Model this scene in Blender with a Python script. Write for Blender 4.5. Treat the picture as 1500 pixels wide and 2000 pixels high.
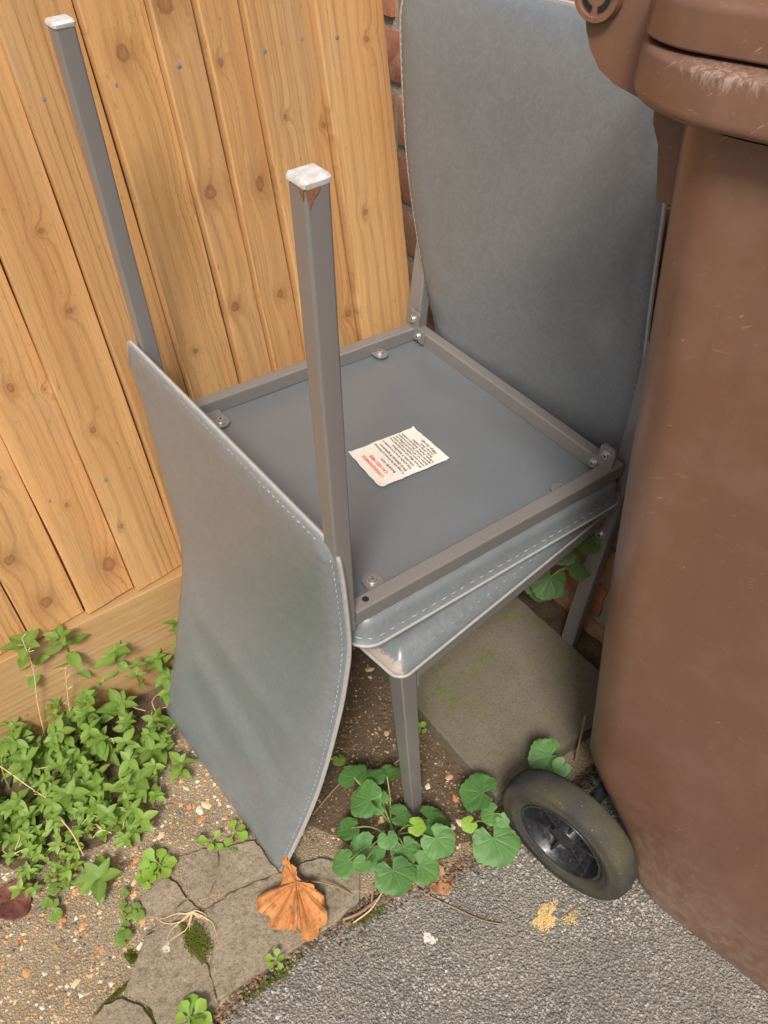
import bpy, bmesh, math, random
import numpy as np
from mathutils import Vector, Matrix
from mathutils.geometry import tessellate_polygon

random.seed(7)
rng = np.random.default_rng(11)
for o in list(bpy.data.objects):
    bpy.data.objects.remove(o, do_unlink=True)
scene = bpy.context.scene
COL = scene.collection

# ------------------------------------------------------------------ camera, sky, sun, exposure
psi, pit, rol, camD, camH = .5759, .7657, -.0447, .9551, 1.2186
fw = Vector((math.sin(psi)*math.cos(pit), math.cos(psi)*math.cos(pit), -math.sin(pit)))
rt = Vector((math.cos(psi), -math.sin(psi), 0))
upv = rt.cross(fw)
r2 = math.cos(rol)*rt + math.sin(rol)*upv
u2 = -math.sin(rol)*rt + math.cos(rol)*upv
camd = bpy.data.cameras.new('camera')
camd.sensor_fit = 'VERTICAL'
camd.sensor_height = 36
camd.lens = 36*1547/2000
camd.clip_start = .01
camd.clip_end = 200
camo = bpy.data.objects.new('camera', camd)
COL.objects.link(camo)
Mc = Matrix((r2, u2, -fw)).transposed().to_4x4()
Mc.translation = (0, -camD, camH)
camo.matrix_world = Mc
scene.camera = camo

SUN_EL, SUN_AZ = math.radians(52), math.radians(218)      # azimuth measured from +Y towards +X
world = bpy.data.worlds.new('World')
scene.world = world
world.use_nodes = True
wn = world.node_tree
sky = wn.nodes.new('ShaderNodeTexSky')
sky.sky_type = 'NISHITA'
sky.sun_disc = False
sky.sun_elevation = SUN_EL
sky.sun_rotation = SUN_AZ
sky.air_density = .8
sky.dust_density = 6
sky.ozone_density = .7
wn.links.new(sky.outputs[0], wn.nodes['Background'].inputs[0])
wn.nodes['Background'].inputs[1].default_value = .053

sd = bpy.data.lights.new('sun', 'SUN')
sd.energy = 1.5
sd.angle = math.radians(14)
sd.color = (1, .965, .91)
so = bpy.data.objects.new('sun', sd)
COL.objects.link(so)
sdir = Vector((math.sin(SUN_AZ)*math.cos(SUN_EL), math.cos(SUN_AZ)*math.cos(SUN_EL), math.sin(SUN_EL)))
so.rotation_euler = sdir.to_track_quat('Z', 'Y').to_euler()
so.location = (0, -1, 3)

vs = scene.view_settings
vs.view_transform = 'Standard'
vs.look = 'None'
vs.exposure = 1.36
vs.gamma = 1
vs.use_curve_mapping = False

# ------------------------------------------------------------------ node helpers
class NT:
    def __init__(s, name):
        s.m = bpy.data.materials.new(name)
        s.m.use_nodes = True
        s.t = s.m.node_tree
        s.b = s.t.nodes['Principled BSDF']
        s._tc = None
    def n(s, typ, ins=None, **kw):
        nd = s.t.nodes.new(typ)
        for k, v in kw.items():
            setattr(nd, k, v)
        for k, v in (ins or {}).items():
            s.set(nd.inputs[k], v)
        return nd
    def set(s, sock, v):
        if isinstance(v, bpy.types.NodeSocket):
            s.t.links.new(v, sock)
        else:
            if hasattr(sock, 'default_value') and sock.type == 'RGBA' and len(v) == 3:
                v = (*v, 1)
            sock.default_value = v
    def obj(s):
        if not s._tc:
            s._tc = s.n('ShaderNodeTexCoord')
        return s._tc.outputs['Object']
    def mapv(s, v, scale=(1, 1, 1), loc=(0, 0, 0)):
        return s.n('ShaderNodeMapping', {'Vector': v, 'Scale': scale, 'Location': loc}).outputs[0]
    def noise(s, v, scale, detail=4, rough=.55, dist=0):
        return s.n('ShaderNodeTexNoise', {'Vector': v, 'Scale': scale, 'Detail': detail, 'Roughness': rough, 'Distortion': dist}).outputs[0]
    def vor(s, v, scale, feature='F1', rand=1):
        return s.n('ShaderNodeTexVoronoi', {'Vector': v, 'Scale': scale, 'Randomness': rand}, feature=feature)
    def math(s, op, a, b=0., c=None, clamp=False):
        d = {0: a, 1: b}
        if c is not None:
            d[2] = c
        return s.n('ShaderNodeMath', d, operation=op, use_clamp=clamp).outputs[0]
    def ramp(s, f, stops, interp='LINEAR'):
        nd = s.n('ShaderNodeValToRGB', {0: f})
        cr = nd.color_ramp
        cr.interpolation = interp
        while len(cr.elements) < len(stops):
            cr.elements.new(.5)
        for e, (p, c) in zip(cr.elements, stops):
            e.position = p
            e.color = (c, c, c, 1) if isinstance(c, (int, float)) else (*c, 1)
        return nd.outputs[0]
    def mix(s, f, a, b, typ='MIX'):
        nd = s.n('ShaderNodeMix', data_type='RGBA', blend_type=typ)
        s.set(nd.inputs[0], f); s.set(nd.inputs[6], a); s.set(nd.inputs[7], b)
        return nd.outputs[2]
    def bump(s, h, strength=.3, dist=.01, normal=None):
        d = {'Height': h, 'Strength': strength, 'Distance': dist}
        if normal is not None:
            d['Normal'] = normal
        return s.n('ShaderNodeBump', d).outputs[0]
    def fin(s, col=None, rough=None, normal=None, spec=None, metal=None):
        if col is not None: s.set(s.b.inputs['Base Color'], col)
        if rough is not None: s.set(s.b.inputs['Roughness'], rough)
        if normal is not None: s.set(s.b.inputs['Normal'], normal)
        if spec is not None: s.set(s.b.inputs['Specular IOR Level'], spec)
        if metal is not None: s.set(s.b.inputs['Metallic'], metal)
        return s.m
    def rand(s):
        return s.n('ShaderNodeObjectInfo').outputs['Random']
    def attr(s, name):
        return s.n('ShaderNodeAttribute', attribute_name=name).outputs['Color']

M = {}
# fence timber; knot centres are in the fence's own plane
KNOTS = [(.348, .97, .011), (.416, .79, .013), (.493, .783, .010), (.412, .625, .010), (.102, .285, .014), (-.006, .272, .012),
         (-.024, .373, .011), (.491, .619, .007), (.608, .546, .008), (.614, .835, .005), (.184, .80, .005), (.183, .693, .006),
         (.415, 1.014, .015), (.141, .348, .004), (.56, .70, .004), (.675, .36, .008), (.345, .42, .006), (.075, .62, .006), (.155, .52, .005), (.01, .50, .006), (.26, .60, .005), (.335, .58, .005), (.47, .94, .005), (.55, .86, .004), (.66, .70, .006), (.70, .93, .005), (.25, .47, .007), (.08, .42, .003), (.115, .60, .003)]
def wood(name, light, mid, dark, horizontal=False, knots=True):
    t = NT(name)
    v = t.obj()
    if horizontal:
        v = t.n('ShaderNodeVectorRotate', {'Vector': v, 'Angle': math.radians(90)}, rotation_type='Y_AXIS').outputs[0]
    rnd = t.rand()
    off = t.n('ShaderNodeCombineXYZ', {'X': t.math('MULTIPLY', rnd, 3.), 'Y': 0., 'Z': t.math('MULTIPLY', rnd, 7.)}).outputs[0]
    vo = t.n('ShaderNodeVectorMath', {0: v, 1: off}, operation='ADD').outputs[0]
    dm = None
    if knots:
        for (kx, kz, kr) in KNOTS:
            d = t.n('ShaderNodeVectorMath', {0: v, 1: (kx, 0, kz)}, operation='SUBTRACT').outputs[0]
            kr *= .85
            d = t.n('ShaderNodeVectorMath', {0: d, 1: (1/kr, 0, 1/(kr*random.uniform(.9, 1.5)))}, operation='MULTIPLY').outputs[0]
            d = t.n('ShaderNodeVectorMath', {0: d}, operation='LENGTH').outputs['Value']
            dm = d if dm is None else t.math('MINIMUM', dm, d)
    if knots:
        dm = t.math('MULTIPLY', dm, t.math('ADD', t.math('MULTIPLY', t.noise(v, 130., 3), .9), .55))
    wob = t.noise(t.mapv(vo, (8, 1, .9)), 1., 1, .5)
    sep = t.n('ShaderNodeSeparateXYZ', {0: vo})
    g = t.math('ADD', t.math('MULTIPLY', sep.outputs[0], 300.), t.math('MULTIPLY', wob, 10.))
    if knots:
        g = t.math('ADD', g, t.math('MULTIPLY', t.math('POWER', 2.718, t.math('MULTIPLY', dm, -.42)), 8.))
    rings = t.math('ADD', t.math('MULTIPLY', t.math('SINE', g), .5), .5)
    rings = t.math('POWER', rings, 3.2)
    fine = t.noise(t.mapv(vo, (420, 1, 14)), 1., 3, .6)
    broad = t.noise(t.mapv(vo, (9, 1, 1.3), (3.3, 0, 1)), 1., 3, .5)
    c = t.mix(t.ramp(broad, [(.3, 0.), (.72, 1.)]), light, mid)
    amp = t.ramp(t.noise(t.mapv(vo, (6, 1, .9), (9, 0, 4)), 1., 2), [(.35, .06), (.7, .42)])
    c = t.mix(t.math('MULTIPLY', rings, amp), c, dark)
    thin = t.math('POWER', t.math('ADD', t.math('MULTIPLY', t.math('SINE', t.math('MULTIPLY', g, 1.9)), .5), .5), 9.)
    c = t.mix(t.math('MULTIPLY', thin, t.ramp(t.noise(t.mapv(vo, (11, 1, 1.1), (2, 0, 7)), 1., 2), [(.42, 0.), (.6, .5)])), c, tuple(x*.75 for x in dark))
    fuzz = t.ramp(t.noise(t.mapv(vo, (330, 1, 46), (5, 0, 5)), 1., 4, .7), [(.66, 0.), (.76, 1.)])
    c = t.mix(t.math('MULTIPLY', fuzz, .6), c, (.74, .56, .36))
    stain = t.ramp(t.noise(t.mapv(vo, (5, 1, 2.2), (7, 0, 2)), 1., 5, .7), [(.50, 0.), (.72, .55)])
    c = t.mix(stain, c, (.42, .31, .19))
    spk = t.ramp(t.noise(t.mapv(vo, (120, 1, 60), (1, 0, 3)), 1., 4, .7), [(.30, .5), (.40, 0.)])
    c = t.mix(spk, c, tuple(x*.8 for x in dark))
    c = t.mix(t.math('MULTIPLY', t.ramp(fine, [(.45, 0.), (.75, 1.)]), .35), c, dark)
    if knots:
        halo = t.ramp(t.math('DIVIDE', dm, 6.), [(.12, 1.), (.55, 0.)])
        c = t.mix(t.math('MULTIPLY', halo, .45), c, dark)
        lring = t.ramp(dm, [(1.0, 0.), (1.25, .55), (1.75, 0.)])
        c = t.mix(lring, c, (.70, .44, .22))
        km = t.ramp(dm, [(.30, .55), (.78, 1.), (1., 0.)])
        kn = t.noise(t.mapv(vo, (300, 1, 300)), 1., 3)
        kc = t.mix(kn, (.15, .058, .026), (.32, .15, .068))
        c = t.mix(t.math('MULTIPLY', km, .78), c, kc)
    tint = t.ramp(rnd, [(0., (1.0, .90, .80)), (.35, (.80, .76, .72)), (.7, (1.0, .96, .92)), (1., (.90, .86, .78))])
    c = t.mix(1., c, tint, 'MULTIPLY')
    h = t.math('ADD', t.math('MULTIPLY', rings, .5), fine)
    nb = t.bump(h, .32, .0016)
    return t.fin(c, t.ramp(fine, [(.3, .5), (.8, .72)]), nb, .3)
M['wood'] = wood('fence_timber', (.60, .378, .176), (.465, .258, .102), (.275, .132, .048))
M['gravelboard'] = wood('gravel_board_timber', (.42, .265, .125), (.35, .215, .092), (.19, .145, .062), True, False)
M['wood_edge'] = wood('sawn_edge_timber', (.76, .50, .24), (.66, .40, .17), (.45, .24, .09), False, False)

t = NT('grey_leatherette')
v = t.obj()
cre = t.noise(t.mapv(v, (1, 1, 1)), 70., 3, .6, .8)
big = t.noise(v, 7., 3)
cre2 = t.noise(t.mapv(v, (1, 1, .7)), 260., 2, .6, .6)
rid = t.math('POWER', t.math('SUBTRACT', 1., t.math('ABSOLUTE', t.math('SUBTRACT', t.math('MULTIPLY', t.noise(v, 48., 3, .55, 1.5), 2.), 1.))), 14.)
h = t.math('SUBTRACT', cre2, t.math('MULTIPLY', rid, .5))
wear = t.attr('wear')
wn_ = t.noise(v, 160., 5, .7)
wm = t.math('MULTIPLY', t.ramp(t.math('MULTIPLY', t.n('ShaderNodeSeparateColor', {0: wear}).outputs[0], t.math('ADD', wn_, .25)), [(.48, 0.), (.62, 1.)]), .7)
c = t.mix(big, (.130, .145, .151), (.150, .166, .172))
c = t.mix(t.ramp(t.noise(v, 12., 3, .5), [(.55, 0.), (.85, .2)]), c, (.20, .205, .20))
c = t.mix(t.ramp(t.noise(v, 270., 3, .7, .5), [(.35, .0), (.7, .10)]), c, (.10, .115, .12))
c = t.mix(t.math('MULTIPLY', rid, .22), c, (.27, .29, .30))
c = t.mix(wm, c, (.46, .36, .29))
M['leather'] = t.fin(c, .30, t.bump(h, .045, .0010), .9)

t = NT('slate_vinyl_underside')
v = t.obj()
c = t.mix(t.noise(v, 5., 3), (.118, .128, .137), (.140, .150, .158))
c = t.mix(t.ramp(t.noise(v, 250., 3, .7, .5), [(.4, 0.), (.7, .25)]), c, (.09, .098, .105))
c = t.mix(t.ramp(t.noise(v, 90., 5, .75), [(.70, 0.), (.74, .6)]), c, (.24, .22, .19))
M['underside'] = t.fin(c, .30, None, .9)

t = NT('taupe_painted_steel')
v = t.obj()
c = t.mix(t.noise(v, 6., 2), (.155, .144, .136), (.178, .165, .155))
chip = t.ramp(t.noise(v, 95., 3, .6), [(.745, 0.), (.765, 1.)])
c = t.mix(t.math('MULTIPLY', chip, .6), c, (.33, .30, .27))
M['steel'] = t.fin(c, .27, None, .9)

t = NT('leather_edge_binding')
v = t.obj()
c = t.mix(t.noise(v, 120., 4), (.25, .25, .245), (.40, .385, .36))
M['edge'] = t.fin(c, .42, t.bump(t.noise(v, 400., 3), .2, .001))
t = NT('grey_thread'); M['thread'] = t.fin(t.mix(t.noise(t.obj(), 300.), (.21, .24, .26), (.34, .37, .40)), .6)
t = NT('white_plastic_foot')
v = t.obj()
c = t.mix(t.ramp(t.noise(v, 130., 5, .7), [(.42, 0.), (.7, 1.)]), (.56, .55, .53), (.40, .35, .28))
M['white'] = t.fin(c, .5, t.bump(t.noise(v, 260., 4), .3, .001))
t = NT('rust'); v = t.obj()
M['rust'] = t.fin(t.mix(t.noise(v, 260., 5, .7), (.12, .045, .02), (.30, .13, .055)), .85, t.bump(t.noise(v, 500., 4), .6, .001))
t = NT('zinc_bolt'); v = t.obj()
M['zinc'] = t.fin(t.mix(t.noise(v, 200., 4), (.52, .52, .50), (.70, .70, .68)), t.ramp(t.noise(v, 300.), [(.3, .25), (.7, .42)]), None, None, .85)
t = NT('dark_hole'); M['dark'] = t.fin((.006, .006, .006), .8)
t = NT('label_cloth'); v = t.obj()
M['label'] = t.fin(t.mix(t.noise(v, 60., 4), (.68, .65, .57), (.60, .57, .49)), .75, t.bump(t.noise(v, 700., 3), .25, .0006))
t = NT('red_print'); M['redink'] = t.fin(t.mix(t.noise(t.obj(), 500.), (.70, .05, .035), (.72, .16, .11)), .7)
t = NT('grey_print'); M['ink'] = t.fin(t.mix(t.noise(t.obj(), 500.), (.07, .065, .06), (.20, .19, .175)), .7)

def plastic(name, scuff=False):
    t = NT(name)
    v = t.obj()
    big = t.noise(v, 3.5, 4, .6)
    fine = t.noise(v, 520., 3)
    c = t.mix(big, (.134, .066, .041), (.176, .091, .057))
    c = t.mix(t.math('MULTIPLY', t.ramp(t.noise(v, 13., 6, .7), [(.45, 0.), (.8, 1.)]), .35), c, (.26, .165, .12))
    sp = t.ramp(t.noise(v, 150., 4, .65, .4), [(.70, 0.), (.735, 1.)])
    c = t.mix(t.math('MULTIPLY', sp, .55), c, (.50, .37, .28))
    scr = t.ramp(t.noise(t.mapv(v, (40, 40, 420)), 1., 4, .6, .6), [(.68, 0.), (.73, 1.)])
    scr2 = t.ramp(t.noise(t.mapv(t.n('ShaderNodeVectorRotate', {'Vector': v, 'Angle': .7}, rotation_type='X_AXIS').outputs[0], (500, 24, 500)), 1., 3, .6, .3), [(.67, 0.), (.72, 1.)])
    scr = t.math('MULTIPLY', t.math('MAXIMUM', scr, scr2), t.ramp(t.noise(v, 15., 3), [(.40, 0.), (.62, .85)]))
    c = t.mix(scr, c, (.38, .26, .19))
    strk = t.ramp(t.noise(t.mapv(v, (55, 55, 3.5)), 1., 4, .6), [(.5, 0.), (.75, 1.)])
    c = t.mix(t.math('MULTIPLY', strk, .22), c, (.11, .06, .04))
    zz = t.n('ShaderNodeSeparateXYZ', {0: v}).outputs[2]
    dirt = t.math('MULTIPLY', t.ramp(zz, [(.0, 1.), (.22, 0.)]), t.ramp(t.noise(v, 60., 6, .75), [(.42, 0.), (.62, .75)]))
    c = t.mix(dirt, c, (.24, .185, .135))
    h = t.math('ADD', fine, t.math('MULTIPLY', big, 1.5))
    if scuff:
        w = t.n('ShaderNodeSeparateColor', {0: t.attr('wear')}).outputs[0]
        sc = t.noise(t.mapv(v, (230, 230, 85)), 1., 6, .8, .8)
        sm = t.ramp(t.math('MULTIPLY', sc, w), [(.44, 0.), (.56, 1.)])
        c = t.mix(t.math('MULTIPLY', sm, .6), c, (.40, .30, .25))
        h = t.math('ADD', h, t.math('MULTIPLY', sm, 3.))
    return t.fin(c, t.ramp(t.noise(v, 26., 5), [(.3, .27), (.75, .42)]), t.bump(h, .08, .0012), .55)
M['bin'] = plastic('brown_plastic')
M['bin_scuffed'] = plastic('scuffed_brown_plastic', True)

t = NT('tyre_rubber'); v = t.obj()
n1 = t.noise(v, 90., 5, .7); n2 = t.noise(v, 14., 4)
c = t.mix(t.ramp(n2, [(.35, 0.), (.65, 1.)]), (.036, .034, .033), (.068, .062, .036))
c = t.mix(t.ramp(t.noise(v, 330., 4, .7), [(.64, 0.), (.70, .8)]), c, (.30, .27, .20))
M['tyre'] = t.fin(c, .8, t.bump(n1, .5, .002), .25)
t = NT('black_plastic_wheel'); v = t.obj()
c = t.mix(t.ramp(t.noise(v, 150., 6, .75), [(.56, 0.), (.72, .8)]), (.014, .015, .018), (.16, .13, .09))
M['rim'] = t.fin(c, t.ramp(t.noise(v, 90., 4), [(.4, .22), (.7, .6)]), None, .5)

t = NT('brick_clay'); v = t.obj(); r = t.rand()
base = t.ramp(r, [(0., (.36, .13, .075)), (.3, (.42, .17, .09)), (.55, (.30, .105, .065)), (.8, (.42, .21, .12)), (1., (.33, .18, .11))])
c = t.mix(t.ramp(t.noise(v, 34., 6, .7), [(.4, 0.), (.7, .8)]), base, (.47, .27, .16))
c = t.mix(t.ramp(t.noise(v, 110., 5, .7), [(.58, 0.), (.72, .7)]), c, (.16, .10, .075))
c = t.mix(t.ramp(t.noise(v, 19., 5, .7), [(.62, 0.), (.75, .5)]), c, (.46, .40, .30))
M['brick'] = t.fin(c, .88, t.bump(t.noise(v, 130., 6, .7), .6, .004), .2)
t = NT('mortar'); v = t.obj()
c = t.mix(t.noise(v, 60., 6, .7), (.26, .22, .16), (.50, .45, .35))
c = t.mix(t.ramp(t.noise(v, 12., 4), [(.5, 0.), (.7, .6)]), c, (.20, .18, .11))
M['mortar'] = t.fin(c, .95, t.bump(t.noise(v, 160., 6, .75), .9, .005), .1)

t = NT('paving_concrete'); v = t.obj()
c = t.mix(t.noise(v, 16., 6, .7), (.112, .094, .068), (.195, .166, .126))
c = t.mix(t.ramp(t.noise(v, 260., 5, .7), [(.35, .6), (.5, 0.)]), c, (.09, .075, .055))
ms = t.math('MULTIPLY', t.noise(v, 11., 4, .6), t.noise(v, 120., 5, .7))
c = t.mix(t.ramp(ms, [(.27, 0.), (.38, .85)]), c, (.10, .125, .03))
M['slab'] = t.fin(c, .92, t.bump(t.noise(v, 240., 5, .7), .6, .002), .15)

t = NT('kerb_concrete'); v = t.obj()
c = t.mix(t.noise(v, 22., 6, .7), (.26, .21, .145), (.44, .365, .265))
c = t.mix(t.ramp(t.noise(v, 230., 4, .7), [(.36, .65), (.5, 0.)]), c, (.19, .15, .105))
c = t.mix(t.ramp(t.noise(v, 330., 4, .7), [(.58, 0.), (.70, .8)]), c, (.50, .43, .33))
c = t.mix(t.ramp(t.noise(v, 10., 4, .6), [(.5, 0.), (.72, .55)]), c, (.20, .17, .11))
c = t.mix(t.ramp(t.noise(v, 95., 5, .75), [(.36, .7), (.50, 0.)]), c, (.16, .128, .088))
c = t.mix(t.ramp(t.noise(v, 75., 5, .75), [(.56, 0.), (.68, .75)]), c, (.47, .40, .30))
c = t.mix(t.ramp(t.noise(v, 30., 4, .5), [(.70, 0.), (.74, .7)]), c, (.56, .40, .10))
M['kerb'] = t.fin(c, .93, t.bump(t.noise(v, 110., 6, .8), 1., .006), .15)

t = NT('aggregate_cement'); v = t.obj()
c = t.mix(t.noise(v, 26., 6, .7), (.185, .145, .095), (.35, .285, .195))
c = t.mix(t.ramp(t.noise(v, 240., 5, .7), [(.35, .6), (.52, 0.)]), c, (.12, .088, .056))
c = t.mix(t.ramp(t.noise(v, 7., 4, .6), [(.46, 0.), (.68, .7)]), c, (.15, .11, .07))
vv = t.vor(v, 330.)
cc = t.ramp(t.n('ShaderNodeSeparateColor', {0: vv.outputs['Color']}).outputs[0], [(0., (.52, .25, .09)), (.3, (.55, .42, .25)), (.6, (.40, .32, .22)), (.8, (.66, .58, .44)), (1., (.12, .10, .10))], 'CONSTANT')
c = t.mix(t.math('MULTIPLY', t.ramp(vv.outputs['Distance'], [(.25, 1.), (.36, 0.)]), .65), c, cc)
M['aggregate'] = t.fin(c, .9, t.bump(t.math('SUBTRACT', t.noise(v, 170., 6, .75), vv.outputs['Distance']), .7, .003), .2)

t = NT('asphalt'); v = t.obj()
vv = t.vor(v, 300.)
cs = t.n('ShaderNodeSeparateColor', {0: vv.outputs['Color']}).outputs[1]
cc = t.ramp(cs, [(0., (.10, .097, .09)), (.35, (.20, .19, .175)), (.7, (.27, .255, .23)), (.9, (.36, .34, .31)), (1., (.48, .46, .42))])
c = t.mix(t.ramp(vv.outputs['Distance'], [(.3, 0.), (.5, 1.)]), cc, (.15, .135, .112))
c = t.mix(t.ramp(t.noise(v, 9., 5, .65), [(.40, 0.), (.7, .5)]), c, (.30, .265, .21))
M['asphalt'] = t.fin(c, .85, t.bump(t.math('SUBTRACT', t.noise(v, 300., 3), vv.outputs['Distance']), 1., .003), .25)

def chipmat(name, rough):
    t = NT(name); v = t.obj()
    c = t.mix(t.math('MULTIPLY', t.noise(v, 420., 4, .7), .4), t.attr('tint'), (.12, .10, .085))
    return t.fin(c, rough, t.bump(t.noise(v, 700., 3), .3, .001), .35)
M['chips'] = chipmat('asphalt_stone', .7)
M['pebble_mix'] = chipmat('pebble_stone', .65)
t = NT('pebble_flint'); v = t.obj(); r = t.rand()
base = t.ramp(r, [(0., (.50, .19, .06)), (.25, (.56, .27, .10)), (.45, (.60, .47, .28)), (.65, (.45, .31, .19)), (.8, (.68, .60, .47)), (.9, (.10, .095, .10)), (1., (.38, .17, .09))], 'CONSTANT')
c = t.mix(t.noise(v, 130., 5, .7), base, t.mix(.5, base, (.30, .22, .14)))
M['pebble'] = t.fin(c, .55, t.bump(t.noise(v, 260., 4), .3, .002), .4)
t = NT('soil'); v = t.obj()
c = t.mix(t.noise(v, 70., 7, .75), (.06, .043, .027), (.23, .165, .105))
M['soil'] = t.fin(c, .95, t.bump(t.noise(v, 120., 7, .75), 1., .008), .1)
t = NT('moss'); v = t.obj()
M['moss'] = t.fin(t.mix(t.noise(v, 170., 5, .7), (.050, .062, .010), (.15, .16, .03)), .9, t.bump(t.noise(v, 400., 4), .7, .002), .1)
t = NT('sand'); v = t.obj()
M['sand'] = t.fin(t.mix(t.noise(v, 400., 4, .7), (.50, .34, .13), (.70, .54, .26)), .9, t.bump(t.noise(v, 500., 4), .5, .002), .1)
t = NT('pale_mortar_spot'); v = t.obj()
M['spot'] = t.fin(t.mix(t.noise(v, 300., 4, .7), (.55, .48, .40), (.74, .70, .63)), .9, t.bump(t.noise(v, 400., 4), .5, .002), .1)

def leafmat(name, a, b, trans=.28, rough=.5, vein=(.2, .35, .08)):
    t = NT(name)
    at = t.n('ShaderNodeSeparateColor', {0: t.attr('tint')})
    v = t.obj()
    r = t.rand()
    f = t.math('ADD', t.math('MULTIPLY', at.outputs[0], .6), t.math('MULTIPLY', r, .4))
    c = t.mix(f, a, b)
    c = t.mix(t.math('MULTIPLY', t.noise(v, 140., 4, .6), .35), c, tuple(x*.55 for x in a))
    c = t.mix(t.math('MULTIPLY', at.outputs[1], .45), c, vein)
    t.fin(c, rough, t.bump(t.noise(v, 260., 4, .6), .25, .0012), .4)
    tr = t.n('ShaderNodeBsdfTranslucent', {'Color': t.mix(.5, c, (.45, .62, .05), 'MIX')})
    mx = t.n('ShaderNodeMixShader', {0: trans, 1: t.b.outputs[0], 2: tr.outputs[0]})
    t.t.links.new(mx.outputs[0], t.t.nodes['Material Output'].inputs[0])
    return t.m
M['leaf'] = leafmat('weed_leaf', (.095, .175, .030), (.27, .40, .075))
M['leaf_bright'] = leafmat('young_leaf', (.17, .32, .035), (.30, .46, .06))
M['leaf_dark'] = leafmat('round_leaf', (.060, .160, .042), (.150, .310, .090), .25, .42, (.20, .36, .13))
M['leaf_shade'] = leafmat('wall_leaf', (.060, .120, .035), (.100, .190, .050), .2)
M['grass'] = leafmat('grass_blade', (.13, .25, .03), (.30, .44, .09), .25)
t = NT('red_stem'); M['stem'] = t.fin(t.mix(t.noise(t.obj(), 90., 4), (.16, .075, .045), (.20, .19, .06)), .6)
t = NT('green_stem'); M['gstem'] = t.fin(t.mix(t.noise(t.obj(), 90., 4), (.16, .24, .06), (.26, .33, .10)), .6)
t = NT('straw'); M['straw'] = t.fin(t.mix(t.noise(t.obj(), 120., 4), (.50, .33, .16), (.70, .55, .33)), .7)
t = NT('twig_bark'); M['twig'] = t.fin(t.mix(t.noise(t.obj(), 160., 5, .7), (.16, .09, .05), (.36, .25, .16)), .85)
def dryleaf(name, a, b, d):
    t = NT(name); v = t.obj()
    at = t.n('ShaderNodeSeparateColor', {0: t.attr('tint')})
    c = t.mix(t.ramp(t.noise(v, 45., 6, .65), [(.3, 0.), (.7, 1.)]), a, b)
    c = t.mix(t.ramp(t.noise(v, 120., 5, .7), [(.52, 0.), (.66, .75)]), c, d)
    c = t.mix(t.math('MULTIPLY', at.outputs[1], .7), c, d)
    return t.fin(c, .7, t.bump(t.noise(v, 180., 5), .5, .002), .25)
M['dry'] = dryleaf('orange_dry_leaf', (.36, .130, .034), (.50, .235, .085), (.16, .06, .022))
M['dry_red'] = dryleaf('dark_red_dry_leaf', (.10, .035, .03), (.17, .07, .05), (.05, .02, .02))
M['dry_brown'] = dryleaf('brown_dry_leaf', (.30, .14, .07), (.42, .23, .12), (.12, .06, .03))

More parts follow.
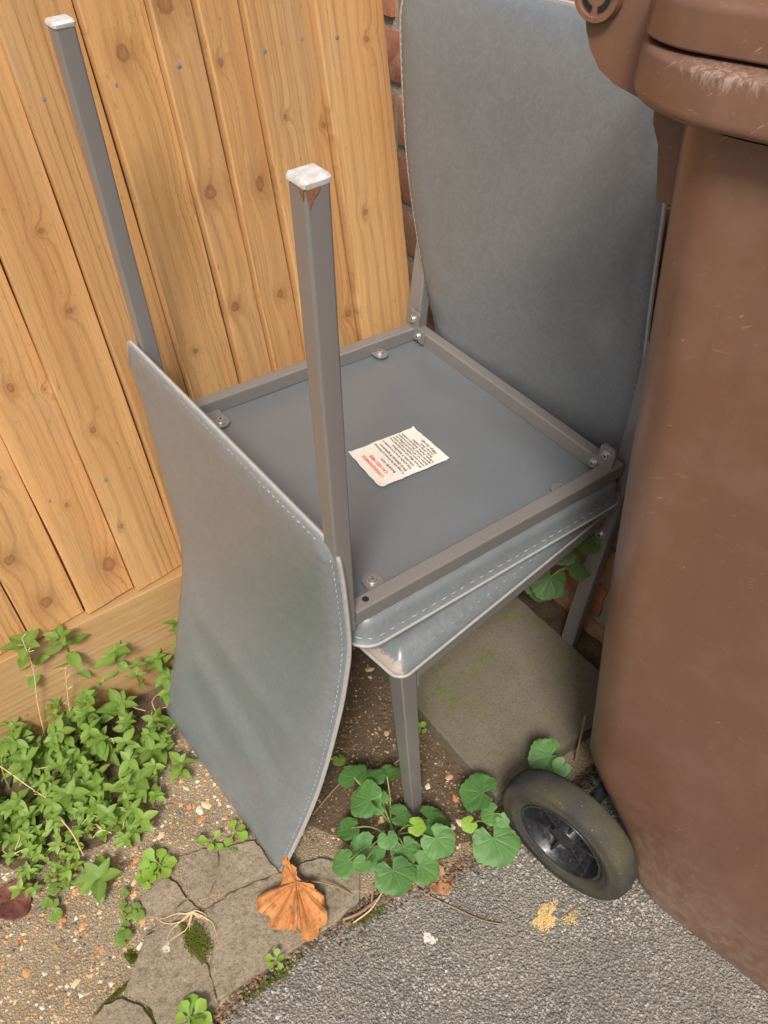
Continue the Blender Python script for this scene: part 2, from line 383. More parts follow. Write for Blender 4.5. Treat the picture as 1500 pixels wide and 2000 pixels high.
# ------------------------------------------------------------------ mesh helpers
class MB:
    def __init__(s):
        s.v = []; s.f = []; s.c = None
    def add(s, vs_, fs_):
        k = len(s.v)
        s.v += [tuple(p) for p in vs_]
        s.f += [tuple(i+k for i in f) for f in fs_]
        return k
    def grid(s, rows, closed=False):
        n = len(rows[0]); k = s.add([p for r in rows for p in r], [])
        for i in range(len(rows)-1):
            for j in range(n if closed else n-1):
                a = k+i*n+j; b = k+i*n+(j+1) % n
                s.f.append((a, b, b+n, a+n))
        return k
    def cap(s, loop, flip=False):
        k = s.add(loop, [])
        idx = list(range(k, k+len(loop)))
        s.f.append(tuple(reversed(idx)) if flip else tuple(idx))
    def tube(s, pts, rad, n=8, caps=True):
        pts = [Vector(p) for p in pts]
        rad = rad if isinstance(rad, (list, tuple)) else [rad]*len(pts)
        rows = []
        up_ = Vector((.12, .33, .93))
        for i, p in enumerate(pts):
            d = (pts[min(i+1, len(pts)-1)]-pts[max(i-1, 0)]).normalized()
            x = d.cross(up_)
            if x.length < .05: x = d.cross(Vector((1, 0, 0)))
            x.normalize(); y = d.cross(x)
            rows.append([p + rad[i]*(math.cos(2*math.pi*j/n)*x+math.sin(2*math.pi*j/n)*y) for j in range(n)])
        s.grid(rows, True)
        if caps:
            s.cap(rows[0], True); s.cap(rows[-1])
    def bar(s, p0, p1, X, Y, w0, h0, w1=None, h1=None, r=.003, seg=3):
        """rounded rectangular bar from p0 to p1, section centred on the axis"""
        w1 = w0 if w1 is None else w1; h1 = h0 if h1 is None else h1
        p0, p1, X, Y = map(Vector, (p0, p1, X, Y))
        rows = []
        for p, w, h in ((p0, w0, h0), (p1, w1, h1)):
            rows.append([p + X*a + Y*b for a, b in rrect(-w/2, w/2, -h/2, h/2, r, seg)])
        s.grid(rows, True)
        s.cap(rows[0], True); s.cap(rows[1])
    def box(s, a, b):
        (x0, y0, z0), (x1, y1, z1) = a, b
        s.add([(x0, y0, z0), (x1, y0, z0), (x1, y1, z0), (x0, y1, z0), (x0, y0, z1), (x1, y0, z1), (x1, y1, z1), (x0, y1, z1)],
              [(3, 2, 1, 0), (4, 5, 6, 7), (0, 1, 5, 4), (1, 2, 6, 5), (2, 3, 7, 6), (3, 0, 4, 7)])
    def mesh(s, name, mat, smooth=40, colors=None, cname='tint'):
        me = bpy.data.meshes.new(name)
        me.from_pydata(s.v, [], s.f)
        if colors is not None:
            at = me.color_attributes.new(cname, 'FLOAT_COLOR', 'POINT')
            at.data.foreach_set('color', np.asarray(colors, dtype=np.float32).ravel())
        me.materials.append(mat)
        if smooth:
            bm = bmesh.new(); bm.from_mesh(me)
            bmesh.ops.recalc_face_normals(bm, faces=bm.faces)
            bm.to_mesh(me); bm.free()
            me.polygons.foreach_set('use_smooth', [True]*len(me.polygons))
            me.set_sharp_from_angle(angle=math.radians(smooth))
        me.update()
        return me
    def obj(s, name, mat, parent=None, smooth=40, colors=None, cname='tint', loc=None):
        if loc is not None:
            s.v = [tuple(Vector(p)-Vector(loc)) for p in s.v]
        o = link(name, s.mesh(name, mat, smooth, colors, cname), parent)
        if smooth == 35: o.modifiers.new('face_weighted', 'WEIGHTED_NORMAL').keep_sharp = True
        if loc is not None: o.location = loc
        return o

def rrect(a0, a1, b0, b1, r, seg=4):
    r = min(r, (a1-a0)/2-1e-5, (b1-b0)/2-1e-5)
    out = []
    for cx, cy, s0 in ((a1-r, b1-r, 0), (a0+r, b1-r, 90), (a0+r, b0+r, 180), (a1-r, b0+r, 270)):
        for k in range(seg+1):
            t_ = math.radians(s0+90*k/seg)
            out.append((cx+r*math.cos(t_), cy+r*math.sin(t_)))
    return out
def link(name, me, parent=None):
    o = bpy.data.objects.new(name, me)
    COL.objects.link(o)
    if parent: o.parent = parent
    return o
def thing(name, label, cat, loc=(0, 0, 0), group=None, rot=None):
    o = bpy.data.objects.new(name, None)
    o.empty_display_size = .05
    COL.objects.link(o)
    o.location = loc
    if rot: o.rotation_euler = rot
    return tag(o, label, cat, group)
def tag(o, label=None, cat=None, group=None, kind=None):
    if label: o['label'] = label
    if cat: o['category'] = cat
    if group: o['group'] = group
    if kind: o['kind'] = kind
    return o
def smooth01(x, a, b):
    t_ = min(1, max(0, (x-a)/(b-a))); return t_*t_*(3-2*t_)
def catmull(pts, n):
    pts = [Vector(p) for p in pts]
    P = [2*pts[0]-pts[1]]+pts+[2*pts[-1]-pts[-2]]
    out = []
    m = len(pts)-1
    for k in range(n):
        u = k/(n-1)*m; i = min(int(u), m-1); f = u-i
        a, b, c, d = P[i:i+4]
        out.append(.5*((2*b)+(-a+c)*f+(2*a-5*b+4*c-d)*f*f+(-a+3*b-3*c+d)*f**3))
    return out
def inpoly(x, y, poly):
    c = False; j = len(poly)-1
    for i in range(len(poly)):
        xi, yi = poly[i]; xj, yj = poly[j]
        if (yi > y) != (yj > y) and x < (xj-xi)*(y-yi)/(yj-yi)+xi: c = not c
        j = i
    return c
def rough_poly(poly, amp, step):
    """polygon outline subdivided and jittered, for broken edges"""
    out = []
    n = len(poly)
    for i in range(n):
        a = Vector(poly[i]).to_2d(); b = Vector(poly[(i+1) % n]).to_2d()
        k = max(1, int((b-a).length/step))
        nrm = Vector((-(b-a).y, (b-a).x)); nrm.normalize()
        for j in range(k):
            p = a.lerp(b, j/k) + nrm*random.uniform(-amp, amp)*(1 if j else .3)
            out.append((p.x, p.y))
    return out

# ------------------------------------------------------------------ ground
mb = MB()
mb.add([(-30, -30, 0), (30, -30, 0), (30, 30, 0), (-30, 30, 0)], [(0, 1, 2, 3)])
asph = tag(mb.obj('asphalt_ground', M['asphalt'], smooth=0), 'dark grey gritty asphalt drive in the foreground', 'asphalt', kind='structure')

ASPH_EDGE = [(-.30, -.66), (-.053, -.567), (0, -.553), (.069, -.546), (.134, -.551), (.234, -.562), (.28, -.585), (.344, -.594), (.427, -.610), (.493, -.612), (.601, -.60), (.80, -.60)]
path_poly = ASPH_EDGE + [(1.6, -.60), (1.6, 1.5), (-1.6, 1.5), (-1.6, -.95), (-.8, -.80)]
pp = rough_poly(path_poly, .004, .022)
mb = MB()
tris = tessellate_polygon([[Vector((x, y, 0)) for x, y in pp]])
k0 = mb.add([(x, y, .005) for x, y in pp], [])
for a, b, c_ in tris: mb.f.append((a, b, c_))
n = len(pp)
k1 = mb.add([(x, y, -.002) for x, y in pp], [])
for i in range(n): mb.f.append((i, (i+1) % n, k1+(i+1) % n, k1+i))
path = tag(mb.obj('concrete_path', M['aggregate'], smooth=0), 'worn concrete path with exposed orange and cream pebbles', 'path', kind='structure')

# stones: a few shared shapes
def stone_mesh(name, seed, mat, flat=.55):
    r_ = random.Random(seed)
    bm = bmesh.new()
    bmesh.ops.create_icosphere(bm, subdivisions=1, radius=1)
    for v_ in bm.verts:
        k = 1+r_.uniform(-.22, .18)
        v_.co = Vector((v_.co.x*k*1.2, v_.co.y*k*.9, v_.co.z*k*flat))
    me = bpy.data.meshes.new(name); bm.to_mesh(me); bm.free()
    me.materials.append(mat)
    return me
PEB = [stone_mesh('pebble', 30+i, M['pebble']) for i in range(6)]
KERB_ZONE = [(-.20, -.478), (-.126, -.441), (-.055, -.40), (-.08, -.35), (-.02, -.335), (.05, -.33), (.13, -.38), (.2, -.46), (.23, -.56), (.0, -.56), (-.15, -.56)]
SLAB_ZONE = [(.44, -.56), (.75, -.56), (.75, -.02), (.44, -.02)]
def on_path(x, y):
    return inpoly(x, y, path_poly) and not inpoly(x, y, KERB_ZONE) and not inpoly(x, y, SLAB_ZONE)
cnt = 0
while cnt < 300:
    x = random.uniform(-.34, .46); y = random.uniform(-.62, .02)
    if x > .12 and random.random() < .35: continue
    if not on_path(x, y): continue
    o = link('pebble', random.choice(PEB), path)
    s_ = random.choice((.0034, .0040, .0046, .0055, .0068, .0085)) * random.uniform(.8, 1.2)
    o.scale = (s_, s_*random.uniform(.7, 1), s_*.6)
    o.location = (x, y, .005-s_*.05)
    o.rotation_euler = (random.uniform(-.3, .3), random.uniform(-.3, .3), random.uniform(0, 6.28))
    cnt += 1
# fine stones, joined
OCT = np.array([(1, 0, 0), (-1, 0, 0), (0, 1, 0), (0, -1, 0), (0, 0, 1), (0, 0, -1)], float)
OCTF = [(0, 2, 4), (2, 1, 4), (1, 3, 4), (3, 0, 4)]
def scatter(name, mat, pts, smin, smax, palette, z0, parent, flat=.6):
    mb_ = MB(); cols = []
    for (x, y) in pts:
        s_ = random.uniform(smin, smax) * (1.5 if random.random() < .08 else 1)
        a = random.uniform(0, 6.28); ca, sa = math.cos(a), math.sin(a)
        base = random.choice(palette); k = random.uniform(.75, 1.2)*(1+.28*math.sin(x*23+y*11+2*math.sin(y*17))*math.sin(y*19-x*7+1))
        vs_ = []
        for q in OCT:
            jx, jy, jz = (q + rng.uniform(-.28, .28, 3)) * (s_, s_*.8, s_*flat)
            vs_.append((x+ca*jx-sa*jy, y+sa*jx+ca*jy, z0+jz))
            cols.append((base[0]*k, base[1]*k, base[2]*k, 1))
        mb_.add(vs_, OCTF)
    o = mb_.obj(name, mat, parent, 0, cols)
    o['kind'] = 'stuff'
    return o
pts = []
while len(pts) < 10500:
    x = random.uniform(-.70, .5); y = random.uniform(-.75, .15)
    if on_path(x, y): pts.append((x, y))
PALP = [(.60, .25, .08), (.62, .34, .13), (.66, .52, .32), (.46, .33, .19), (.74, .66, .52), (.28, .20, .12), (.20, .15, .10), (.14, .12, .11), (.50, .38, .24), (.36, .26, .16), (.56, .28, .11)]
scatter('fine_gravel', M['pebble_mix'], pts, .0014, .0042, PALP, .005, path)
pts = []
while len(pts) < 33000:
    x = random.uniform(-.55, .75); y = random.uniform(-1.25, -.53)
    if not inpoly(x, y, path_poly): pts.append((x, y))
PALA = [(.27, .245, .21), (.30, .275, .235), (.34, .31, .265), (.22, .21, .19), (.26, .245, .22), (.33, .31, .28), (.23, .21, .185), (.40, .375, .335), (.30, .265, .21), (.25, .235, .205)]
scatter('stone_chips', M['chips'], pts, .0013, .0030, PALA, .0004, asph, .75)

# broken kerb pieces
PIECES = [
 [(.002, -.434), (.055, -.437), (.171, -.464), (.199, -.495), (.211, -.516), (.184, -.550), (.149, -.553), (.084, -.549), (-.008, -.547), (-.034, -.546), (-.027, -.509), (-.008, -.485)],
 [(-.085, -.418), (-.047, -.421), (-.040, -.435), (-.045, -.462), (-.033, -.500), (-.040, -.547), (-.058, -.551), (-.095, -.54), (-.114, -.525), (-.111, -.505), (-.134, -.466)],
 [(-.195, -.482), (-.165, -.467), (-.143, -.473), (-.127, -.497), (-.121, -.530), (-.14, -.57), (-.20, -.56)],
 [(.001, -.342), (.050, -.356), (.040, -.392), (.011, -.412), (-.009, -.402)],
 [(.060, -.367), (.103, -.386), (.110, -.444), (.056, -.430), (.024, -.416)],
 [(-.069, -.363), (-.029, -.358), (-.022, -.381), (-.020, -.398), (-.044, -.403), (-.080, -.388)],
 [(-.043, -.407), (-.019, -.406), (-.008, -.431), (-.040, -.417), (-.080, -.413)],
 [(-.118, -.535), (-.095, -.547), (-.060, -.558), (-.055, -.575), (-.135, -.60), (-.14, -.575)]]
kerb = tag(link('kerb', None), 'strip of broken buff concrete edging with mossy cracks', 'kerb', kind='structure')
for pi_, poly in enumerate(PIECES):
    gx_ = sum(p[0] for p in poly)/len(poly); gy_ = sum(p[1] for p in poly)/len(poly)
    poly = [(x+.0042*(x-gx_)/math.hypot(x-gx_, y-gy_), y+.0042*(y-gy_)/math.hypot(x-gx_, y-gy_)) for x, y in poly]
    rp = rough_poly(poly, .0016, .007)
    cx = sum(p[0] for p in rp)/len(rp); cy = sum(p[1] for p in rp)/len(rp)
    tx, ty = random.uniform(-.03, .03), random.uniform(-.03, .03)
    mb = MB()
    rows = []
    for k, z in ((1, -.003), (1, .0085), (.993, .0108), (.965, .0120)):
        rows.append([(cx+(x-cx)*k, cy+(y-cy)*k, z+((x-cx)*tx+(y-cy)*ty)*(z > 0)) for x, y in rp])
    mb.grid(rows, True)
    for k in (.7, .4, .15):
        rows.append([(cx+(x-cx)*k, cy+(y-cy)*k, .0125+((x-cx)*tx+(y-cy)*ty)+random.uniform(-.0007, .0007)) for x, y in rp])
    mb.grid(rows[3:], True)
    mb.cap(rows[-1])
    mb.obj('concrete_piece', M['kerb'], kerb, 50)
kz = rough_poly([(-.17, -.478), (-.115, -.445), (-.062, -.392), (-.04, -.365), (.0, -.35), (.05, -.36), (.095, -.39), (.165, -.468), (.19, -.51), (.15, -.545), (.0, -.54), (-.13, -.55)], .004, .012)
mb = MB()
k0 = mb.add([(x, y, .0066) for x, y in kz], [])
for a, b, c_ in tessellate_polygon([[Vector((x, y, 0)) for x, y in kz]]): mb.f.append((a, b, c_))
mb.obj('joint_soil', M['aggregate'], kerb, 0)
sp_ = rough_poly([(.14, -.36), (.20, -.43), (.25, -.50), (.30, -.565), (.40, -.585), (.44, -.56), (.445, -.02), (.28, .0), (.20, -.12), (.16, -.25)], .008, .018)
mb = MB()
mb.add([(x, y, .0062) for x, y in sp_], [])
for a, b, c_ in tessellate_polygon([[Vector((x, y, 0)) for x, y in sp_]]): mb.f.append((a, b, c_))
mb.obj('soil_shade_sheet', M['soil'], path, 0)  # dirt sheet whose dark colour also paints in contact shade under the chairs
# soil strip beneath the broken pieces and along walls
def soil_sheet(name, x0, x1, y0, y1, fn, step, parent=None, mat='soil'):
    nx = int((x1-x0)/step)+1; ny = int((y1-y0)/step)+1
    mb_ = MB()
    mb_.grid([[(x0+(x1-x0)*i/(nx-1), y0+(y1-y0)*j/(ny-1), fn(x0+(x1-x0)*i/(nx-1), y0+(y1-y0)*j/(ny-1))) for j in range(ny)] for i in range(nx)])
    return mb_.obj(name, M[mat], parent, 180)
def hn(x, y):
    return (math.sin(x*61+y*23)+math.sin(x*37-y*71+1.3)+math.sin(x*113+y*97)*.6)/2.6
soil = tag(soil_sheet('soil_bed', -.9, .80, -.30, .30, lambda x, y: -.010+.042*smooth01(y, -.13+.04*math.sin(x*9), .03)*(1-smooth01(x, .15, .35))+.006*hn(x, y)+.022*smooth01(x, .66, .74)*0, .012),
           'dark soil heaped against the foot of the timber fence', 'soil', kind='structure')
gap = tag(soil_sheet('soil_gap', .735, .83, -.60, .2, lambda x, y: .012+.008*hn(x*2, y*2), .008),
          'dark soil in the gap between slab and brick wall', 'soil', kind='structure')

# ------------------------------------------------------------------ timber fence (leans back a little)
FL = .14
fence = thing('timber_fence', 'orange brown featheredge board fence with a gravel board at its foot', 'fence', (0, 0, 0), rot=(-math.atan(FL), 0, 0))
EDGES = [-.60, -.50, -.41, -.32, -.23, -.14, -.050, .040, .126, .217, .309, .394, .453, .516, .621, .7355]
NAILZ = .943
nail_at = {.217: .238, .309: .327, .394: .413, .453: .471, .516: .534, .621: .648}
def nail(parent, x, z, y):
    mb_ = MB()
    rows = []
    for r_, dy in ((.0034, .0), (.0034, -.0003), (.0028, -.0005), (.0008, -.0006)):
        rows.append([(x+r_*math.cos(a), y+dy, z+r_*math.sin(a)) for a in [2*math.pi*j/10 for j in range(10)]])
    mb_.grid(rows, True); mb_.cap(rows[-1])
    mb_.obj('nail', M['zinc_dull'], parent)
t = NT('weathered_nail'); M['zinc_dull'] = t.fin(t.mix(t.noise(t.obj(), 300., 4), (.12, .12, .12), (.28, .27, .26)), .7, None, None, .2)
for i in range(len(EDGES)-1):
    x0, x1 = EDGES[i], EDGES[i+1]
    last = i == len(EDGES)-2
    xr = x1 + (.0 if last else .022)
    zb = .2185 + random.uniform(-.002, .002)
    zt = 1.07
    y_l, y_r = -.0245, (-.0065 if not last else -.012)
    w1 = random.uniform(0, 6); w2 = random.uniform(0, 6)
    mb = MB()
    rows = []
    nz = 34
    for k in range(nz):
        z = zb+(zt-zb)*k/(nz-1)
        wx = .0013*math.sin(z*7+w1)+.0007*math.sin(z*17+w2)
        xs = x0+wx
        rr_ = .0035
        prof = [(xs+.0005, .006), (xs, y_l+rr_), (xs+rr_*.3, y_l+rr_*.3), (xs+rr_, y_l)]
        xe = x1-.0018 if not last else xr
        for q in range(1, 9):
            f = q/8*(xe-xs-rr_)/(xr-xs-rr_)
            prof.append((xs+rr_+(xr-xs-rr_)*f, y_l+(y_r-y_l)*f+.0006*math.sin(f*9+z*3+w2)))
        prof += [(xe+.0006, .002), (xr, .002)] if not last else [(xr, -.002)]
        rows.append([(x, y, z) for x, y in prof])
    mb.grid(rows, True)
    mb.cap(rows[0], True); mb.cap(rows[-1])
    bd = mb.obj('board', M['wood'], fence, 35)
    if x0 in nail_at:
        xn = nail_at[x0]
        f = (xn-x0)/(xr-x0)
        nail(bd, xn, NAILZ+random.uniform(-.004, .004), y_l+(y_r-y_l)*f-.0004)
    if abs(x0-.516) < .001: nail(bd, .597, NAILZ+.004, y_l+(y_r-y_l)*(.081/(xr-x0))-.0004)
    if x0 in (.040, .126, .217): nail(bd, x0+.019, .438+random.uniform(-.004, .004), y_l+(y_r-y_l)*(.019/(xr-x0))-.0004)
mb = MB()
mb.bar((-.9, -.016, .108), (.735, -.016, .108), (0, 1, 0), (0, 0, 1), .034, .216, r=.003)
gb = mb.obj('gravel_board', M['gravelboard'], fence, 40)
mb = MB()
for zc in (.5, .95): mb.bar((-.9, .03, zc), (.735, .03, zc), (0, 1, 0), (0, 0, 1), .05, .07)
mb.obj('arris_rail', M['wood_edge'], fence, 40)

# ------------------------------------------------------------------ brick wall
WX, WL = .810, .03
wall = thing('brick_wall', 'weathered red brick wall with wide sandy mortar joints behind the chairs', 'wall', (WX, 0, 0), rot=(0, math.atan(WL), 0))
mb = MB(); mb.box((.006, -.55, -.05), (.25, .6, 1.7))
mb.obj('mortar', M['mortar'], wall, 0)
def brick_mesh(seed, ln, ht, dp=.10):
    r_ = random.Random(seed)
    mb_ = MB()
    ny, nz_ = 9, 5
    rows = []
    for i in range(ny+1):
        row = []
        for j in range(nz_+1):
            y = -ln/2+ln*i/ny; z = -ht/2+ht*j/nz_
            e = min(i, ny-i, j, nz_-j)
            edge = .004 if e == 0 else .0008
            if e == 0:
                y += r_.uniform(-.002, .002); z += r_.uniform(-.0015, .0015)
            row.append((edge+r_.uniform(-.0006, .0009), y, z))
        rows.append(row)
    mb_.grid(rows)
    ring = [rows[i][0] for i in range(ny+1)]+[rows[ny][j] for j in range(1, nz_+1)]+[rows[i][nz_] for i in range(ny-1, -1, -1)]+[rows[0][j] for j in range(nz_-1, 0, -1)]
    mb_.grid([ring, [(dp, y, z) for x, y, z in ring]], True)
    return mb_.mesh('brick', M['brick'], 50)
COURSE, BL = .0945, .262
BM = [brick_mesh(100+i, BL-.019, COURSE-.019) for i in range(6)]
BMH = [brick_mesh(200+i, .128-.019, COURSE-.019) for i in range(4)]
for k in range(18):
    zc = -.044+COURSE*(k+.5)
    y = -.55+(BL*.5 if k % 2 else 0)
    ys = []
    if k % 2:
        ys.append((-.55+BL*.25, True))
    while y < .55:
        ys.append((y+BL/2, False)); y += BL
    for yc, half in ys:
        o = link('brick', random.choice(BMH if half else BM), wall)
        o.location = (random.uniform(-.006, -.002), yc, zc+random.uniform(-.002, .002))
        o.rotation_euler = (random.uniform(-.012, .012), random.uniform(-.01, .01), random.uniform(-.01, .01) + (math.pi if False else 0))

# ------------------------------------------------------------------ paving slab under the chairs
slab_root = (.595, -.29, 0)
mb = MB()
rows = []
sl = rough_poly([(.442, -.556), (.745, -.556), (.738, -.02), (.436, -.02)], .0012, .008)
cx, cy = .59, -.29
for k, z in ((1, -.004), (1, .034), (.993, .0385), (.98, .0395)):
    rows.append([(cx+(x-cx)*k, cy+(y-cy)*k, z) for x, y in sl])
mb.grid(rows, True); mb.cap(rows[-1])
tag(mb.obj('paving_slab', M['slab'], None, 40), 'grey concrete paving slab with green moss lying under the chairs', 'slab')

# ------------------------------------------------------------------ chair building blocks
def padm(P, u0, u1, v0, v1, prof, r, crown, sgn):
    """upholstered pad: prof = list of (outset, w) round the side; then rings close over the show face"""
    mb_ = MB()
    rows = []
    for off, w in prof:
        rows.append([P(a, b, w) for a, b in rrect(u0-off, u1+off, v0-off, v1+off, max(.004, r+off), 6)])
    wl = prof[-1][1]; off = prof[-1][0]
    for k in (.02, .06, .14, .3, .55, .8):
        w = wl + sgn*crown*(1-(1-min(1, k/.3))**2)
        du = (u1-u0)/2*k; dv = (v1-v0)/2*k
        rows.append([P(a, b, w) for a, b in rrect(u0-off+du, u1+off-du, v0-off+dv, v1+off-dv, max(.004, r*(1-k)), 6)])
    mb_.grid(rows, True)
    mb_.cap(rows[-1])
    return mb_
def stitches(pts, normal_fn, ln, gap_, wd):
    """thread dashes along a polyline, each a small raised rounded lozenge"""
    mb_ = MB()
    acc = 0
    pts = [Vector(p) for p in pts]
    cum = [0]
    for a, b in zip(pts, pts[1:]): cum.append(cum[-1]+(b-a).length)
    def at(s):
        for i in range(len(cum)-1):
            if s <= cum[i+1]:
                f = (s-cum[i])/max(1e-9, cum[i+1]-cum[i]); return pts[i].lerp(pts[i+1], f), (pts[i+1]-pts[i]).normalized(), i
        return pts[-1], (pts[-1]-pts[-2]).normalized(), len(pts)-2
    s = 0
    while s+ln < cum[-1]:
        lj = ln*random.uniform(.7, 1.1)
        a, d, i = at(s); b, _, _ = at(s+lj)
        n_ = Vector(normal_fn(i)).normalized(); x = d.cross(n_).normalized()*wd
        jt = x*random.uniform(-.5, .5); a = a+jt; b = b-jt
        mid = (a+b)/2
        mb_.add([a, mid+x, b, mid-x, mid+n_*wd*1.3, a-n_*wd*.5, b-n_*wd*.5], [(0, 1, 4), (1, 2, 4), (2, 3, 4), (3, 0, 4), (0, 5, 1), (2, 1, 6), (3, 6, 2), (0, 3, 5)])
        s += ln+gap_
    return mb_
def bolt(parent, p, n_, r=.0075, h=.005, name='bolt', x_hint=(0, 0, 1)):
    """button head with washer and hex socket"""
    p = Vector(p); n_ = Vector(n_).normalized()
    x = n_.cross(Vector(x_hint)); 
    if x.length < .1: x = n_.cross(Vector((1, 0, 0)))
    x.normalize(); y = n_.cross(x)
    def ring(rad, hh, m=18, hexa=False):
        m_ = m
        out = []
        for j in range(m_):
            a = 2*math.pi*j/m_
            rr_ = rad
            if hexa:
                aa = (a+math.pi/6) % (math.pi/3)-math.pi/6
                rr_ = rad*math.cos(math.pi/6)/math.cos(aa)
            out.append(p+x*(rr_*math.cos(a))+y*(rr_*math.sin(a))+n_*hh)
        return out
    mb_ = MB()
    rows = [ring(r*1.25, 0), ring(r*1.25, h*.22), ring(r*1.0, h*.26), ring(r*.98, h*.8), ring(r*.86, h), ring(r*.5, h, hexa=True), ring(r*.46, h*.35, hexa=True)]
    mb_.grid(rows, True); mb_.cap(rows[-1])
    o = mb_.obj(name, M['zinc'], parent, 35)
    d = MB(); d.cap(ring(r*.44, h*.37, hexa=True))
    d.obj('socket', M['dark'], o, 0)
    return o
def plate(parent, name, P, outline, w0, w1, mat):
    """flat plate: outline in (u,v) with P mapping (u,v,w)"""
    mb_ = MB()
    a = [P(u, v_, w0) for u, v_ in outline]; b = [P(u, v_, w1) for u, v_ in outline]
    mb_.grid([a, b], True); mb_.cap(a, True); mb_.cap(b)
    return mb_.obj(name, mat, parent, 35)
def backrest(root, near, far, thick, outer_n, rows_n=110, cols=44, corner0=.03, corner1=.03, wrinkles=None, wearf=None):
    """sleeve-shaped upholstered back: two skins meeting in a sewn edge.  near / far: edge points from the seat end to the top end"""
    N_ = catmull(near, rows_n); F_ = catmull(far, rows_n)
    ln = [0]
    for a, b in zip(N_, N_[1:]): ln.append(ln[-1]+(b-a).length)
    tot = ln[-1]
    outer_n = Vector(outer_n)
    mid = []
    for i in range(rows_n):
        a, b = N_[i], F_[i]
        w = (b-a).length
        ins = 0
        for r_, d in ((corner0, ln[i]), (corner1, tot-ln[i])):
            if d < r_: ins = max(ins, r_-math.sqrt(max(0, r_*r_-(r_-d)**2)))
        s0 = ins/w
        mid.append([a.lerp(b, s0+(1-2*s0)*j/(cols-1)) for j in range(cols)])
    def nrm(i, j):
        du = mid[min(i+1, rows_n-1)][j]-mid[max(i-1, 0)][j]; dv = mid[i][min(j+1, cols-1)]-mid[i][max(j-1, 0)]
        n_ = du.cross(dv).normalized()
        return n_ if n_.dot(outer_n) > 0 else -n_
    pkr = [[random.uniform(-1, 1) for _ in range(rows_n)] for _ in range(2)]
    pkc = [[random.uniform(-1, 1) for _ in range(cols)] for _ in range(2)]
    fr, bk = [], []
    for i in range(rows_n):
        ra, rb = [], []
        for j in range(cols):
            s = j/(cols-1); tt = ln[i]/tot
            e = min(s, 1-s)*(mid[i][-1]-mid[i][0]).length
            e2 = min(ln[i], tot-ln[i])
            k = min(1-(1-min(1, e/.055))**2, 1-(1-min(1, e2/.085))**2)
            k = .10+.90*math.sqrt(k)
            n_ = nrm(i, j)
            wr = wrinkles(s, tt) if wrinkles else 0
            pk = .0009*(pkr[s > .5][i]*math.exp(-(e/.020)**2)*min(1, e/.006)+pkc[tt > .5][j]*math.exp(-(e2/.022)**2)*min(1, e2/.006))
            ra.append(mid[i][j]+n_*(thick/2*k+pk+wr*smooth01(e, 0, .05)))
            rb.append(mid[i][j]-n_*(thick/2*k+pk))
        fr.append(ra); bk.append(rb)
    mb_ = MB()
    mb_.grid(fr); mb_.grid(bk)
    body = mb_.obj('backrest', M['leather'], root, 60)
    # sewn binding round the rim
    loop = [mid[0][j] for j in range(cols)]+[mid[i][-1] for i in range(1, rows_n)]+[mid[-1][j] for j in range(cols-2, -1, -1)]+[mid[i][0] for i in range(rows_n-2, 0, -1)]
    mb_ = MB()
    rows_ = []
    L_ = len(loop)
    c_all = sum(loop, Vector())/L_
    for i in range(L_):
        d = (loop[(i+1) % L_]-loop[i-1]).normalized()
        n_ = outer_n - d*outer_n.dot(d)
        n_.normalize(); out = d.cross(n_)
        if out.dot(loop[i]-c_all) < 0: out = -out
        rows_.append([loop[i]+out*a+n_*b for a, b in ((-.004, .0026), (.0022, .0024), (.0034, 0), (.0022, -.0024), (-.004, -.0026))])
    rows_.append(rows_[0])
    mb_.grid(rows_)
    mb_.obj('binding', M['edge'], body, 50)
    # stitch lines on both faces, a little inside the rim
    for skin, sg, in ((fr, 1), (bk, -1)):
        line = [skin[2][j] for j in range(2, cols-2)]+[skin[i][-2] for i in range(2, rows_n-2)]+[skin[-3][j] for j in range(cols-3, 1, -1)]+[skin[i][1] for i in range(rows_n-3, 2, -1)]
        line2 = []
        for i, p in enumerate(line):
            q = min(loop, key=lambda z: (z-p).length)
            d = (q-p); dd = d.length
            line2.append(p + d*(1-min(1, .0075/max(dd, 1e-6))) + outer_n*sg*.0010)
        st = stitches(line2, lambda i: outer_n*sg, .0065, .0032, .0009)
        o = st.obj('stitching', M['thread'], body, 0)
        o['kind'] = 'stuff'
    return body

# ------------------------------------------------------------------ upturned chair
def rotm(a, b, g):
    return Matrix.Rotation(g, 3, 'Z') @ Matrix.Rotation(b, 3, 'Y') @ Matrix.Rotation(a, 3, 'X')
RU = rotm(.0543, .0689, .0462); OU = Vector((.24882, -.23174, .53187))
ROOTU = Vector((.30, -.25, 0))
def U(u, v_, w): return OU + RU @ Vector((u, v_, w)) - ROOTU
XU, YU, ZU = RU.col[0], RU.col[1], RU.col[2]
W, D, L, S = .461, .484, .4976, .0212
chA = thing('dining_chair', 'grey leatherette dining chair turned upside down, two legs pointing up with white feet', 'chair', ROOTU, 'grey stacked chairs')
RH, RW = .025, .020
def railU(p, q):
    mb_ = MB(); d = (Vector(q)-Vector(p)).normalized()
    mb_.bar(p, q, d.cross(ZU), ZU, RW, RH, r=.0028)
    return mb_.obj('seat_rail', M['steel'], chA, 35)
h = RW/2
nrail = railU(U(.02, -W/2+h+.0004, -RH/2), U(D-.0, -W/2+h+.0004, -RH/2))
railU(U(.02, W/2-h-.0004, -RH/2), U(D, W/2-h-.0004, -RH/2))
railU(U(h+.0006, -W/2+.02, -RH/2-.0004), U(h+.0006, W/2-.02, -RH/2-.0004))
railU(U(D-h-.001, -W/2+RW-.0005, -RH/2-.0006), U(D-h-.001, W/2-RW+.0005, -RH/2-.0006))
